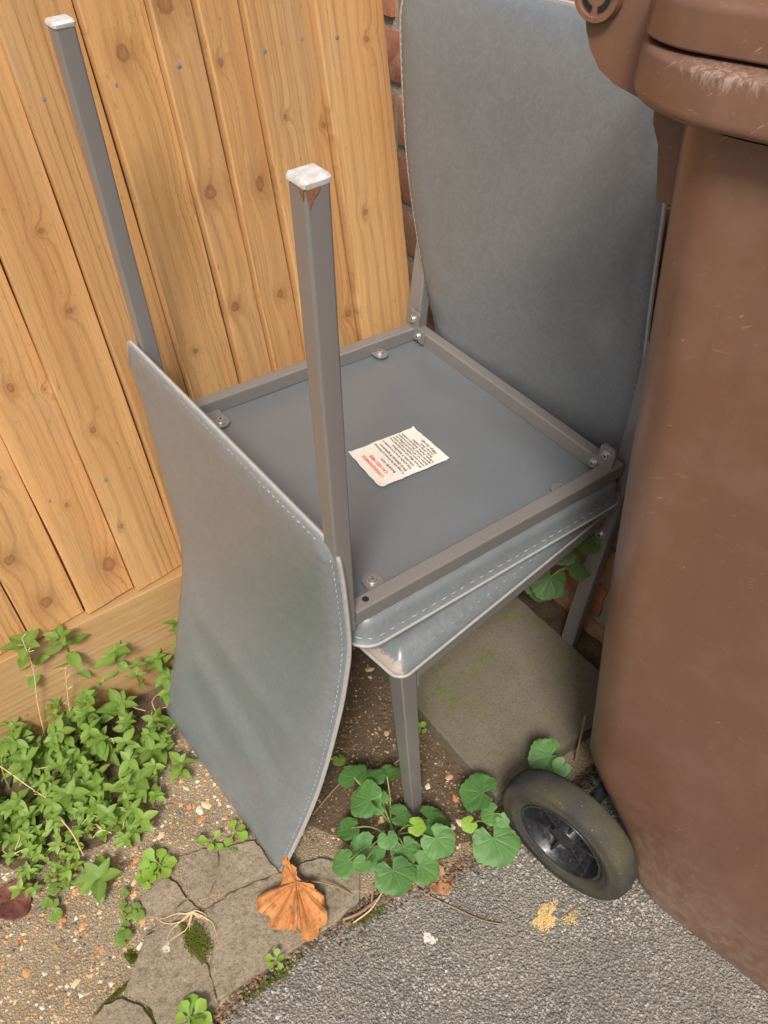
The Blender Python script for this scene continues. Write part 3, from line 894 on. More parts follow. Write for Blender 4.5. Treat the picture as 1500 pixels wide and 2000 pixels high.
# bolt hole in the near rail
mb = MB(); mb.cap([U(.040+.0042*math.cos(a), -W/2+.011+.0042*math.sin(a), .0003) for a in [2*math.pi*j/16 for j in range(16)]])
mb.obj('bolt_hole', M['dark'], nrail, 0)
# legs and feet
al = -.0847
for v0 in (-W/2+S/2, W/2-S/2):
    p = U(S/2, v0, -.030); q = U(S/2+L*math.sin(al), v0, L*math.cos(al)-.006)
    mb = MB(); d = (q-p).normalized()
    X = (XU-d*XU.dot(d)).normalized()
    mb.bar(p, q, X, d.cross(X), S, S, S+.0005, S+.0005, r=.003)
    lg = mb.obj('leg', M['steel'], chA, 35)
    mb = MB(); rows = []
    for i, (dz, k) in enumerate(((0, 1.02), (.0012, 1.1), (.004, 1.1), (.0062, .98))):
        rows.append([q+d*dz+X*(a*k*S+random.uniform(-.0005, .0005))+d.cross(X)*(b*k*S+random.uniform(-.0005, .0005)) for a, b in rrect(-.5, .5, -.5, .5, .1, 4)])
    mb.grid(rows, True); mb.cap(rows[-1]); mb.cap(rows[0], True)
    ft = mb.obj('foot_cap', M['white'], lg, 30)
    if v0 < 0:
        mb = MB()
        Y = d.cross(X)
        if Y.dot(YU) > 0: Y = -Y
        for sgn, nrm_, tang in ((1, Y, X), (1, -X, -Y)):
            prof = [(-.5, 0), (-.5, -.004), (-.42, -.009), (-.40, -.015), (-.31, -.011), (-.2, -.007), (0, -.004), (.1, 0)] if nrm_ == Y else [(.5, 0), (.5, -.004), (.45, -.008), (.36, -.005), (.25, -.003), (.2, 0)]
            if nrm_ == Y:
                prof = [(a, b) for a, b in prof]
                mb.cap([q+nrm_*(S/2+.0007)+X*(a*S*.94)+d*b for a, b in prof])
            else:
                mb.cap([q-X*(S/2+.0007)+Y*(a*S*.94)+d*b for a, b in prof])
        mb.obj('rust_patch', M['rust'], lg, 0)
# seat pad, its show face downwards
prof = [(-.006, -.026), (.002, -.030), (.0055, -.038), (.0085, -.050), (.0125, -.0565), (.0145, -.0590), (.0130, -.0622), (.006, -.064)]
pad = padm(U, .030, D, -W/2, W/2, prof, .018, .006, -1)
padA = pad.obj('seat_cushion', M['leather'], chA, 60)
edge = MB()
lp = [U(a, b, -.0606) for a, b in rrect(.0158, D+.0142, -W/2-.0142, W/2+.0142, .032, 6)]
edge.tube(lp+[lp[0]], .0024, 6, False)
edge.obj('binding', M['edge'], padA, 60)
lp = rrect(.0197, D+.0103, -W/2-.0103, W/2+.0103, .028, 6)
lp.append(lp[0])
P3 = [U(a, b, -.0515) for a, b in lp]
cU = U(D/2, 0, -.05)
st = stitches(P3, lambda i: (P3[i]-cU), .0095, .0065, .0010)
st.obj('stitching', M['thread'], padA, 0)['kind'] = 'stuff'
# underside of the seat between the rails
mb = MB()
n = 22
rows = []
for i in range(n+1):
    row = []
    for j in range(n+1):
        a, b = i/n, j/n
        e = min(a, 1-a, b, 1-b)
        w = -.0245+.0045*smooth01(e, 0, .16)+.0007*math.sin(a*11+b*7)*math.sin(b*13)
        row.append(U(.018+(D-.036)*a, -W/2+.018+(W-.036)*b, w))
    rows.append(row)
mb.grid(rows)
base = mb.obj('seat_underside', M['underside'], chA, 180)
# fixing tabs with bolts
for (u, v_, du, dv) in ((.381, .204, 0, 1), (.386, -.206, 0, -1), (.073, -.192, 0, -1), (.074, .185, 0, 1)):
    out = []
    for j in range(9):
        a = math.pi*j/8
        out.append((u+.012*math.cos(a), v_-dv*(.004+.012*math.sin(a))))
    vr = dv*(W/2-RW+.001)
    out += [(u-.012, vr), (u+.012, vr)]
    plate(chA, 'fixing_tab', U, out, -.0195, -.0175, M['steel'])
    bolt(chA, U(u, v_-dv*.002, -.0174), ZU, .0056, .005)
# corner brackets that held the missing front legs
for s in (1, -1):
    vc = s*(W/2)
    def PB(v_, w, n_): return U(D-RW-.001-n_, v_, w)
    out = [(vc-s*.004, -.019), (vc-s*.004, .027), (vc-s*.008, .031), (vc-s*.026, .031), (vc-s*.030, .027), (vc-s*.030, .006), (vc-s*.044, .004), (vc-s*.046, -.002), (vc-s*.046, -.019)]
    bp = plate(chA, 'corner_bracket', PB, out, .001, .005, M['steel'])
    bolt(chA, U(D-RW-.0062, vc-s*.017, .017), -XU, .0056, .0045)
    bolt(chA, U(D-RW-.0062, vc-s*.033, -.008), -XU, .0056, .0045)
# backrest hanging down to the ground
near = [(.258, -.468, .640), (.261, -.468, .584), (.262, -.466, .486), (.255, -.465, .425), (.236, -.463, .335), (.199, -.459, .205), (.161, -.454, .105), (.117, -.447, .006)]
far = [(.229, .018, .664), (.231, .004, .566), (.223, -.012, .445), (.213, -.035, .31), (.180, -.048, .205), (.136, -.066, .10), (.110, -.076, .045), (.091, -.086, .006)]
def wr(s, t_):
    x = s; y = t_
    k = 0
    for (c0, sl_, wd, am) in ((.50, .22, .030, .0022), (.60, .30, .035, -.002), (.68, .34, .04, .0026), (.80, .36, .05, -.0018)):
        dd = y-(c0-sl_*(x-.5))
        k += am*math.exp(-(dd/wd)**2)*smooth01(1-abs(x-.45)*1.9, 0, .7)
    return k
sub = lambda lst, o: [tuple(Vector(p)-o) for p in lst]
backrest(chA, sub(near, ROOTU), sub(far, ROOTU), .032, (-1, -.1, .1), corner0=.022, corner1=.008, wrinkles=wr)
# sewn fire-safety label
LQ = [(.188, .022), (.303, .016), (.300, -.069), (.181, -.063)]
def LU(s, q, w=0.):
    """s: along the reading direction 0..1, q: from first line 0 to last line 1"""
    a, b, c_, d = [Vector((*p, 0)) for p in LQ]
    # reading runs from the near edge (d, c) towards the far edge (a, b); lines advance towards the front edge
    p0 = d.lerp(c_, q); p1 = a.lerp(b, q)
    p = p0.lerp(p1, s)
    return U(p.x, p.y, -.0172+w)
mb = MB()
rows = []
for i in range(15):
    row = []
    for j in range(21):
        s, q = i/14, j/20
        js = random.uniform(-.008, .008) if i in (0, 14) else 0
        jq = random.uniform(-.006, .006) if j in (0, 20) else 0
        row.append(LU(s+js, q+jq, .0004+.0009*math.sin(s*5)*math.sin(q*7)**2+(.002 if (i in (0, 14) and j in (0, 20)) else 0)))
    rows.append(row)
mb.grid(rows)
lab = mb.obj('care_label', M['label'], chA, 180)
def text_lines(lines, mat, name):
    mb_ = MB()
    for (txt, q, size, s0) in lines:
        cu = bpy.data.curves.new('t', 'FONT'); cu.body = txt; cu.size = 1; cu.resolution_u = 1; cu.offset = .018
        to = bpy.data.objects.new('t', cu); COL.objects.link(to)
        bpy.context.view_layer.update()
        me = to.evaluated_get(bpy.context.evaluated_depsgraph_get()).to_mesh()
        wmax = max((v_.co.x for v_ in me.vertices), default=1)
        span = min(1-s0-.06, wmax*size)
        kx = span/wmax
        mb_.add([LU(s0+v_.co.x*kx, q-v_.co.y*size*.62, .0022) for v_ in me.vertices], [tuple(p.vertices) for p in me.polygons])
        to.to_mesh_clear() if hasattr(to, 'to_mesh_clear') else None
        bpy.data.objects.remove(to, do_unlink=True); bpy.data.curves.remove(cu)
    return mb_.obj(name, mat, lab, 0)
text_lines([('CARELESSNESS', .135, .095, .16), ('CAUSES FIRE', .215, .095, .20)], M['redink'], 'red_print')
text_lines([('Batch/ID NO:', .295, .075, .16),
            ('To comply with The Furniture and Furnishings', .375, .07, .06), ('(Fire) (Safety) Regulations:', .43, .075, .10),
            ('This article does not contain a', .50, .075, .10), ('Schedule 3 interliner', .555, .075, .14),
            ('All foams, fillings and composites have been', .61, .07, .04), ('tested to ensure compliance with the relevant', .655, .07, .04),
            ('ignition test. All covers and fillings are', .70, .07, .04), ('cigarette resistant. All covers are match', .745, .07, .04),
            ('resistant. Further details are available', .79, .07, .04), ('from your retailer', .835, .075, .16), ('Cover: PVC', .88, .075, .20), ('Filling: Sponge', .925, .075, .20)], M['ink'], 'grey_print')

# ------------------------------------------------------------------ upright chair beneath it
YAW = .14
RL = rotm(0, 0, YAW); OL = Vector((.313, -.492, 0))
ROOTL = Vector((.50, -.25, 0))
def Lo(u, v_, w): return OL + RL @ Vector((u, v_, w)) - ROOTL
XL, YL = RL.col[0], RL.col[1]
chB = thing('dining_chair', 'grey leatherette dining chair standing upright under the upturned one, its back against the brick wall', 'chair', ROOTL, 'grey stacked chairs')
PD, PW = .435, .455
prof = [(-.004, .3955), (.0, .394), (.002, .397), (.001, .402), (-.003, .409), (-.010, .418), (-.020, .424)]
pad = padm(Lo, 0, PD, 0, PW, prof, .016, .004, 1)
wearc = []
for p in pad.v:
    q = RL.transposed() @ (Vector(p)+ROOTL-OL)
    d = math.hypot(q.x, q.y*.8)
    e = min(abs(q.x+.002), abs(q.y+.002))
    k = max(0, 1-d/.034)*.9+max(0, 1-abs(q.x+.002)/.010)*max(0, 1-q.y/.12)*.75*(q.z < .412)
    wearc.append((k, 0, 0, 1))
padB = pad.obj('seat_cushion', M['leather'], chB, 60, wearc, 'wear')
edge = MB()
lp = [Lo(a, b, .3952) for a, b in rrect(-.0022, PD+.0022, -.0022, PW+.0022, .017, 6)]
edge.tube(lp+[lp[0]], .0026, 6, False)
edge.obj('binding', M['edge'], padB, 60)
lp = rrect(.0055, PD-.0055, .0055, PW-.0055, .014, 6); lp.append(lp[0])
P3 = [Lo(a, b, .4135) for a, b in lp]
cL = Lo(PD/2, PW/2, .30)
st = stitches(P3, lambda i: (P3[i]-cL).normalized()+Vector((0, 0, .6)), .0105, .0065, .0010)
st.obj('stitching', M['thread'], padB, 0)['kind'] = 'stuff'
def railL(p, q):
    mb_ = MB(); d = (Vector(q)-Vector(p)).normalized()
    mb_.bar(p, q, d.cross(Vector((0, 0, 1))), (0, 0, 1), .02, .028, r=.0028)
    return mb_.obj('seat_rail', M['steel'], chB, 35)
zr = .393-.015
railL(Lo(.03, .0105, zr), Lo(PD-.012, .0105, zr)); railL(Lo(.03, PW-.018, zr), Lo(PD-.012, PW-.018, zr))
railL(Lo(.018, .03, zr-.0005), Lo(.018, PW-.03, zr-.0005)); railL(Lo(PD-.02, .03, zr-.0005), Lo(PD-.02, PW-.03, zr-.0005))
# front legs, tapered, with a folded bracket behind
for v_, foot in ((.0135, Vector((.337, -.484, .003))), (PW-.016, None)):
    p = Lo(.016, v_, .392)
    q = foot-ROOTL if foot else Lo(.03, v_-.012, .003)
    d = (p-q).normalized(); X = (XL-d*XL.dot(d)).normalized()
    mb = MB(); mb.bar(q, p, X, d.cross(X), .0205, .0205, .026, .026, r=.002)
    lg = mb.obj('leg', M['steel'], chB, 35)
    mb = MB(); mb.bar(q-d*.003, q+d*.004, X, d.cross(X), .0205, .0205, r=.003)
    mb.obj('foot_cap', M['rim'], lg, 35)
    mb = MB(); mb.bar(Lo(.033, v_, .347), Lo(.033, v_, .392), XL, YL, .003, .026, r=.0008)
    mb.obj('corner_bracket', M['steel'], chB, 35)
# rear posts: one bar from the floor into the back
for s, (bot, mid_, top) in enumerate((((.750, -.400, .004), (.760, -.434, .52), (.782, -.420, .66)), ((.690, .010, .004), (.712, .012, .52), (.752, .035, .66)))):
    prev = None
    bot, mid_, top = [Vector(p)-ROOTL for p in (bot, mid_, top)]
    mb = MB()
    rows = []
    for p, w in ((bot, .026), (mid_, .030), (top, .026)):
        rows.append([p+XL*a+YL*b for a, b in rrect(-.011, .011, -w/2, w/2, .003, 3)])
    mb.grid(rows, True); mb.cap(rows[0], True); mb.cap(rows[-1])
    lg = mb.obj('leg', M['steel'], chB, 35)
    p = bot.lerp(mid_, .63)
    bolt(chB, p-XL*.0113+YL*.002, -XL, .0075, .004)
near = [(.790, -.448, .31), (.788, -.436, .42), (.778, -.421, .50), (.775, -.411, .60), (.774, -.400, .70), (.775, -.388, .82), (.778, -.377, .92), (.784, -.370, 1.000)]
far = [(.742, -.012, .31), (.741, -.012, .42), (.738, -.012, .50), (.733, .012, .58), (.731, .040, .68), (.731, .060, .78), (.733, .072, .90), (.739, .082, 1.008)]
backrest(chB, sub(near, ROOTL), sub(far, ROOTL), .032, (-1, -.1, 0), corner0=.01, corner1=.05)

# ------------------------------------------------------------------ wheelie bin
BA = Vector((math.sin(.2), -math.cos(.2), 0)); BB = Vector((math.cos(.2), math.sin(.2), 0))
ROOTB = BA*.95+BB*.6
binr = thing('wheelie_bin', 'tall brown plastic wheelie bin with scuffed rim beside the stacked chairs', 'bin', ROOTB)
def B(a, b, z): return BA*a+BB*b+Vector((0, 0, z))-ROOTB
def body_lims(z):
    f = z/1.03
    a0 = .724-.056*f
    if z < .19: a0 += .115*((.19-z)/.19)**1.0
    a1 = 1.20+.06*f
    b0 = .364-.019*f
    b1 = .80+.05*f
    return a0, a1, b0, b1
mb = MB(); rows = []
zs = [0, .02, .05, .09, .13, .17, .20, .23, .27, .33, .4, .48, .56, .64, .72, .8, .88, .96, 1.03]
for z in zs:
    a0, a1, b0, b1 = body_lims(z)
    loop = []
    for a, b in rrect(a0, a1, b0, b1, .062, 8):
        loop.append((a, b))
    # split the long visible side finely and press the wheel-side panel in a little
    fin_ = []
    n_ = len(loop)
    for i in range(n_):
        p, q = loop[i], loop[(i+1) % n_]
        d = math.hypot(q[0]-p[0], q[1]-p[1])
        k = 16 if d > .2 else 1
        for j in range(k):
            fin_.append((p[0]+(q[0]-p[0])*j/k, p[1]+(q[1]-p[1])*j/k))
    out = []
    for a, b in fin_:
        if b < b0+.07:
            crease = .83+.46*z
            rec = .017*smooth01(crease+.012-a, 0, .04)*(1-smooth01(z, .12, .62))
            b += rec
        if z < .012: b += .004*(1 if b < .5 else -1)
        out.append(B(a, b, z+.002))
    rows.append(out)
mb.grid(rows, True); mb.cap(rows[0], True)
body = mb.obj('body', M['bin'], binr, 50)
# rim
def sweep(prof, inset_a0, inset_a1, inset_b0, inset_b1, r, seg=12):
    rows_ = []
    for off, z in prof:
        rows_.append([B(a, b, z) for a, b in rrect(inset_a0-off, inset_a1+off, inset_b0-off, inset_b1+off, r+off, seg)])
    return rows_
A0, A1, B0, B1 = .646, 1.27, .345, .86
mb = MB()
rows = sweep([(.0, 1.036), (.019, 1.0395), (.0225, 1.041), (.024, 1.044), (.0243, 1.0475), (.0232, 1.0600), (.0226, 1.0690), (.0221, 1.0706), (.0210, 1.0720), (.0192, 1.0730), (.0170, 1.0735), (.012, 1.0739), (-.03, 1.0760)], A0, A1, B0, B1, .075)
mb.grid(rows, True)
wearc = []
for p in mb.v:
    q = Vector(p)+ROOTB
    a, b = q.dot(BA), q.dot(BB)
    k = (.35+.65*smooth01(q.z, 1.048, 1.068))*(1-.6*smooth01(q.z, 1.074, 1.077))*(.55+.4*smooth01(a, .66, .70)*(1-smooth01(a, .74, .85)))
    wearc.append((k, 0, 0, 1))
mb.obj('rim', M['bin_scuffed'], binr, 50, wearc, 'wear').modifiers.new('wn', 'WEIGHTED_NORMAL')
# lid
mb = MB()
rows = sweep([(-.006, 1.0755), (.003, 1.0762), (.0050, 1.0770), (.0058, 1.0785), (.0052, 1.088), (.0044, 1.0985), (.0037, 1.1015), (.0018, 1.1040), (-.0010, 1.1056), (-.005, 1.1066), (-.012, 1.1074), (-.05, 1.110), (-.12, 1.116), (-.2, 1.121)], A0-.014, A1, B0, B1, .062)
mb.grid(rows, True); mb.cap(rows[-1])
lid = mb.obj('lid', M['bin'], binr, 50)
lid.modifiers.new('wn', 'WEIGHTED_NORMAL')
# hinge cheek and handle at the back
def ab_plate(name, outline, b0, b1, parent, bev=.003):
    mb_ = MB()
    cxa = sum(p[0] for p in outline)/len(outline); cz = sum(p[1] for p in outline)/len(outline)
    sh = lambda k: [(cxa+(a-cxa)*k, cz+(z-cz)*k) for a, z in outline]
    rows_ = [[B(a, b, z) for a, z in sh(k)] for b, k in ((b0, .96), (b0+bev, 1), (b1-bev, 1), (b1, .96))]
    mb_.grid(rows_, True); mb_.cap(rows_[0], True); mb_.cap(rows_[-1])
    return mb_.obj(name, M['bin'], parent, 40)
cheek = [(.563, 1.105), (.566, 1.080), (.571, 1.062), (.577, 1.049), (.587, 1.037), (.602, 1.029), (.622, 1.024), (.648, 1.020), (.70, 1.018), (.70, 1.075), (.66, 1.085), (.62, 1.094), (.59, 1.112), (.575, 1.115)]
ch = ab_plate('hinge_cheek', cheek, .402, .424, binr)
ab_plate('hinge_cheek', cheek, .77, .79, binr)
mb = MB()
ca, cz_ = .5815, 1.088
rows = []
for r_, bb in ((.0195, .404), (.0195, .396), (.0185, .394), (.0155, .394), (.0150, .396), (.0, .397)):
    rows.append([B(ca+r_*math.cos(t_), bb, cz_+r_*math.sin(t_)) for t_ in [2*math.pi*j/28 for j in range(28)]])
mb.grid(rows, True)
boss = mb.obj('hinge_boss', M['bin'], ch, 40)
mb = MB()
for k in range(4):
    s0 = math.radians(90*k+14); s1 = math.radians(90*k+76)
    ri, ro = .0085, .0125
    pin = [B(ca+ri*math.cos(s0+(s1-s0)*j/8), .3952, cz_+ri*math.sin(s0+(s1-s0)*j/8)) for j in range(9)]
    pou = [B(ca+ro*math.cos(s0+(s1-s0)*j/8), .3952, cz_+ro*math.sin(s0+(s1-s0)*j/8)) for j in range(9)]
    mb.grid([pin, pou])
mb.obj('boss_slot', M['dark'], boss, 0)
ab_plate('handle_rib', [(.636, 1.034), (.638, 1.010), (.646, .995), (.654, .953), (.700, .951), (.70, 1.034)], .404, .418, binr)
ab_plate('handle_rib', [(.636, 1.034), (.638, 1.010), (.646, .995), (.654, .953), (.700, .951), (.70, 1.034)], .775, .789, binr)
mb = MB(); mb.tube([B(.583, .42, 1.088), B(.583, .78, 1.088)], .013, 14)
mb.obj('handle', M['bin'], binr, 40)
# wheels
def wheel(bc, sgn):
    ca, cz_, R = .757, .1045, .1045
    def ring(r_, b_, m=56): return [B(ca+r_*math.cos(2*math.pi*j/m), bc+sgn*b_, cz_+r_*math.sin(2*math.pi*j/m)) for j in range(m)]
    mb_ = MB()
    prof = [(.066, -.014), (.068, -.0185), (.071, -.0200), (.0765, -.0212), (.0775, -.0222), (.084, -.0228), (.0850, -.0220), (.0935, -.0215), (.0985, -.0200), (.1015, -.0160), (.1030, -.010), (.1045, 0), (.1030, .010), (.1015, .0160), (.0985, .020), (.085, .0222), (.071, .020), (.066, .014)]
    mb_.grid([ring(r_, b_) for r_, b_ in prof], True)
    ty = mb_.obj('tyre', M['tyre'], binr, 50)
    mb_ = MB()
    prof = [(.0675, -.0150), (.0660, -.0185), (.0625, -.0185), (.0605, -.0160), (.0585, -.003), (.055, .006), (.030, .006), (.0235, .005), (.0195, -.006), (.0175, -.0095), (.011, -.0105), (.0, -.0108)]
    mb_.grid([ring(r_, b_, 40) for r_, b_ in prof], True)
    rm = mb_.obj('wheel_rim', M['rim'], binr, 40)
    for k in range(6):
        t_ = 2*math.pi*k/6+.3
        c, s = math.cos(t_), math.sin(t_)
        mb_ = MB()
        pts_ = []
        for r_, b_, hw in ((.016, -.008, .0022), (.0585, -.010, .0016)):
            for sg, bb in ((-1, b_), (1, b_), (1, .006), (-1, .006)):
                pts_.append(B(ca+r_*c-sg*hw*s, bc+sgn*bb, cz_+r_*s+sg*hw*c))
        mb_.add(pts_, [(0, 1, 5, 4), (1, 2, 6, 5), (2, 3, 7, 6), (3, 0, 4, 7)])
        mb_.obj('spoke', M['rim'], rm, 30)
wheel(.3205, 1)
wheel(.845, -1)
mb = MB(); mb.tube([B(.757, .33, .1045), B(.757, .84, .1045)], .010, 12)
mb.obj('axle', M['rim'], binr, 40)

# ------------------------------------------------------------------ leaves
def leaf_mesh(name, mat, kind, seed):
    """unit-length leaf along +X, face up; colour attribute: r shade, g vein"""
    r_ = random.Random(seed)
    mb_ = MB(); cols = []
    if kind in ('ovate', 'spoon', 'blade'):
        ni = 8
        fold = r_.uniform(.10, .22); curl = r_.uniform(.05, .22); tw = r_.uniform(-.12, .12)
        rows_ = []
        for i in range(ni+1):
            t_ = i/ni
            if kind == 'ovate': w = .30*math.sin(math.pi*t_**.82)**.85*(1-.25*t_)
            elif kind == 'spoon': w = .05+.28*smooth01(t_, .25, .7)*math.sqrt(max(0, 1-((t_-.68)/.34)**2)) if t_ > .34 else .05+.28*smooth01(t_, .25, .7)
            else: w = .05*(1-t_)**.5
            if i == ni: w = .004
            row = []
            for s in (-1, -.5, 0, .5, 1):
                z = fold*abs(s)*w*1.4-curl*t_*t_+tw*s*w*t_+(.01*r_.uniform(-1, 1) if abs(s) == 1 else 0)
                row.append((t_, s*w, z))
                cols.append((r_.uniform(.25, .6)+.25*t_, 1 if s == 0 else 0, 0, 1))
            rows_.append(row)
        mb_.grid(rows_)
    else:  # round scalloped leaf, stalk joins in the notch at the origin
        m = 73
        rings_ = (0, .15, .32, .5, .68, .84, .94, 1)
        tilt = r_.uniform(-.12, .12); ph = r_.uniform(0, 6); ph2 = r_.uniform(0, 6)
        pts_ = []
        for ri, rr_ in enumerate(rings_):
            row = []
            for j in range(m):
                a = math.radians(-164+328*j/(m-1))
                lob = 1+.045*math.cos(5*a)+.05*math.sin(a*2+ph)*.6
                lob += (.055*abs(math.sin(9.5*a+.4))-.03)*smooth01(rr_, .8, 1)
                rad = .5*rr_*lob*(1-.10*smooth01(abs(a), 2.3, 2.86))
                vein = max(0, math.cos(7*a))**14
                sub_ = max(0, math.cos(7*a+3.14+9*rr_))**4
                z = .075*rr_*rr_*math.cos(2*a+ph)*.7+.05*rr_**2-.05*rr_**4
                z += -.028*vein*min(1, rr_*3)*(1.1-rr_)+.010*math.sin(7*a+3.14+11*rr_)*rr_+.010*rr_*math.sin(21*a+ph2)*rr_*.5+.012*math.sin(13*rr_+3*a+ph2)*rr_
                z += tilt*rad*math.sin(a)
                row.append((rad*math.cos(a)+.12*rr_, rad*math.sin(a)*1.06, z))
                cols.append((.30+.3*rr_+r_.uniform(-.08, .08)+.12*math.sin(3*a+ph), vein*(1-.75*rr_)+.12*sub_, 0, 1))
            pts_.append(row)
        mb_.grid(pts_)
    return mb_.mesh(name, mat, 180, cols)
LEAF = {k: [leaf_mesh('leaf', M[m], kd, 40+i) for i in range(5)] for k, m, kd in
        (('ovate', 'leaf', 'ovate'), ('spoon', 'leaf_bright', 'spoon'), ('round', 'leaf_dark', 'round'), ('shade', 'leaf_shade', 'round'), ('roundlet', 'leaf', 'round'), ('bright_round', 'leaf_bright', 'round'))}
def put_leaf(parent, kind, p, size, az, pitch, roll=0.):
    o = link('leaf', random.choice(LEAF[kind]), parent)
    o.location = p
    o.scale = (size, size, size)
    o.rotation_euler = (Matrix.Rotation(az, 3, 'Z') @ Matrix.Rotation(-pitch, 3, 'Y') @ Matrix.Rotation(roll, 3, 'X')).to_euler()
    return o
def shoot(name, label, base, top, nw, size, kind='ovate', stemmat='stem', group=None, cat='weed', lean=.5):
    """one stem with whorls of leaves and a rosette of four to six at the tip"""
    base, top = Vector(base), Vector(top)
    r_ = thing(name, label, cat, base, group)
    d = top-base
    mid_ = d*.5+Vector((random.uniform(-.008, .008), random.uniform(-.008, .008), .004))
    pts_ = catmull([(0, 0, -.004), mid_, d], 8)
    mb_ = MB(); mb_.tube(pts_, [.0013-.0006*i/7 for i in range(8)], 5)
    mb_.obj('stem', M[stemmat], r_, 60)
    a0 = random.uniform(0, 6.28)
    for k in range(nw):
        f = .25+.72*(k+1)/nw
        p = pts_[min(7, int(f*7))].lerp(pts_[min(7, int(f*7)+1)], f*7 % 1)
        m = 5 if k == nw-1 else 2
        for j in range(m):
            a = a0+k*1.4+2*math.pi*j/m+random.uniform(-.3, .3)
            put_leaf(r_, kind, p, size*random.uniform(.7, 1.15)*(1 if k < nw-1 else random.uniform(.75, 1.15)), a, random.uniform(-.25, .45) if k < nw-1 else random.uniform(.0, .55), random.uniform(-.3, .3))
    return r_

FENCEG = 'pellitory shoots along the fence foot'
SH = [((-.018, -.005, .02), (-.012, -.018, .232), 5, .036, 'tall leafy weed shoot reaching above the gravel board at the left'),
      ((-.07, .0, .02), (-.060, -.012, .246), 5, .036, 'leafy weed shoot nearest the left picture edge in front of the fence boards'),
      ((.052, -.01, .02), (.054, -.024, .145), 4, .034, 'leafy weed shoot standing alone before the middle of the gravel board'),
      ((.168, -.03, .02), (.166, -.022, .137), 4, .032, 'leafy weed shoot beside the hanging chair back on the gravel board'),
      ((.118, -.05, .015), (.108, -.028, .085), 3, .032, 'low leafy weed shoot near the end of the gravel board'),
      ((.020, -.045, .01), (.026, -.062, .060), 3, .034, 'broad leafy weed shoot below the dry stalks'),
      ((.0, -.19, .005), (-.005, -.206, .045), 3, .036, 'large leafed weed shoot at the right rim of the green patch over the pebbles'),
      ((.108, -.082, .005), (.106, -.078, .045), 3, .030, 'weed shoot peeping out beside the hanging chair back'),
      ((.045, -.150, .005), (.036, -.165, .042), 3, .030, 'weed shoot on the pebbly path between the green patch and the hanging chair back'),
      ((.064, -.215, .005), (.066, -.205, .030), 2, .024, 'small weed tuft touching the edge of the hanging chair back'),
      ((-.109, -.305, .005), (-.109, -.309, .032), 3, .034, 'dark green weed with pointed leaves below the green patch'),
      ((-.100, -.165, .0), (-.104, -.168, .055), 4, .032, 'leafy weed shoot in the middle of the green patch'),
      ((-.14, -.075, .0), (-.139, -.08, .07), 4, .032, 'leafy weed shoot beside the grass at the left'),
      ((-.03, -.100, .0), (-.028, -.104, .055), 4, .033, 'leafy weed shoot behind the middle of the green patch')]
for b, tp, nw, sz_, lab_ in SH:
    shoot('pellitory_shoot', lab_, b, tp, nw+1, sz_*1.05, group=FENCEG)
mb = MB()
msp = rough_poly([(-.30, .02), (-.021, .0), (.137, -.03), (.10, -.075), (.030, -.140), (-.020, -.205), (-.085, -.250), (-.162, -.235), (-.30, -.15)], .008, .02)
mb.add([(x, y, .0078) for x, y in msp], [])
for a, b, c_ in tessellate_polygon([[Vector((x, y, 0)) for x, y in msp]]): mb.f.append((a, b, c_))
mb.obj('loose_soil', M['soil'], soil, 0)
# uncountable cover between the shoots: one object
MASS = [(-.30, .02), (-.021, -.005), (.150, -.03), (.115, -.080), (.050, -.150), (.005, -.225), (-.075, -.278), (-.165, -.268), (-.30, -.20)]
mb = MB(); cols = []
lv = []
for m_ in LEAF['ovate'][:4]:
    co = np.empty(len(m_.vertices)*3); m_.vertices.foreach_get('co', co)
    ca_ = np.empty(len(m_.vertices)*4); m_.color_attributes['tint'].data.foreach_get('color', ca_)
    lv.append((co.reshape(-1, 3), ca_.reshape(-1, 4), [tuple(p.vertices) for p in m_.polygons]))
def cover_leaf(p, size, az, pitch, shade):
    co, ca_, fs_ = random.choice(lv)
    R_ = np.array(Matrix.Rotation(az, 3, 'Z') @ Matrix.Rotation(-pitch, 3, 'Y') @ Matrix.Rotation(random.uniform(-.4, .4), 3, 'X'))
    w = co*size @ R_.T + np.array(p)
    mb.add([tuple(q) for q in w], fs_)
    c2 = ca_.copy(); c2[:, 0] = c2[:, 0]*.5+shade
    cols.extend(map(tuple, c2))
stemmb = MB()
tries = 0; placed = 0
while placed < 270:
    x = random.uniform(-.32, .14); y = random.uniform(-.28, .02)
    if not inpoly(x, y, MASS): continue
    # thinner towards the pebbles on the right
    dens = smooth01(-.02-x-.35*(y+.10), -.10, .06)
    if random.random() > .26+.9*dens: continue
    if hn(x*.9, y*.9) > .15 and random.random() < .8: continue
    placed += 1
    lush = smooth01(-y, .12, .24)*smooth01(-x, .02, .10)
    sz_ = random.uniform(.7, 1.15)*(.0235*(1-lush)+.0145*lush)
    hgt = random.uniform(.012, .070)*(1-.45*lush)+.065*random.random()*smooth01(y, -.10, -.02)
    sh = .40*lush+random.uniform(-.25, .5)
    lx, ly = random.uniform(-.015, .015), random.uniform(-.022, .006)
    stemmb.tube([(x, y, 0), (x+lx*.4, y+ly*.4, hgt*.6), (x+lx, y+ly, hgt)], .0009, 4, False)
    a0 = random.uniform(0, 6.28)
    for k in range(3):
        f = .45+.27*k
        for j in range(4 if k == 2 else 2):
            cover_leaf((x+lx*f, y+ly*f, hgt*f), sz_*random.uniform(.65, 1.15), a0+k*1.5+2*math.pi*j/(4 if k == 2 else 2)+random.uniform(-.3, .3), random.uniform(-.3, .5), sh)
strawmb = MB()
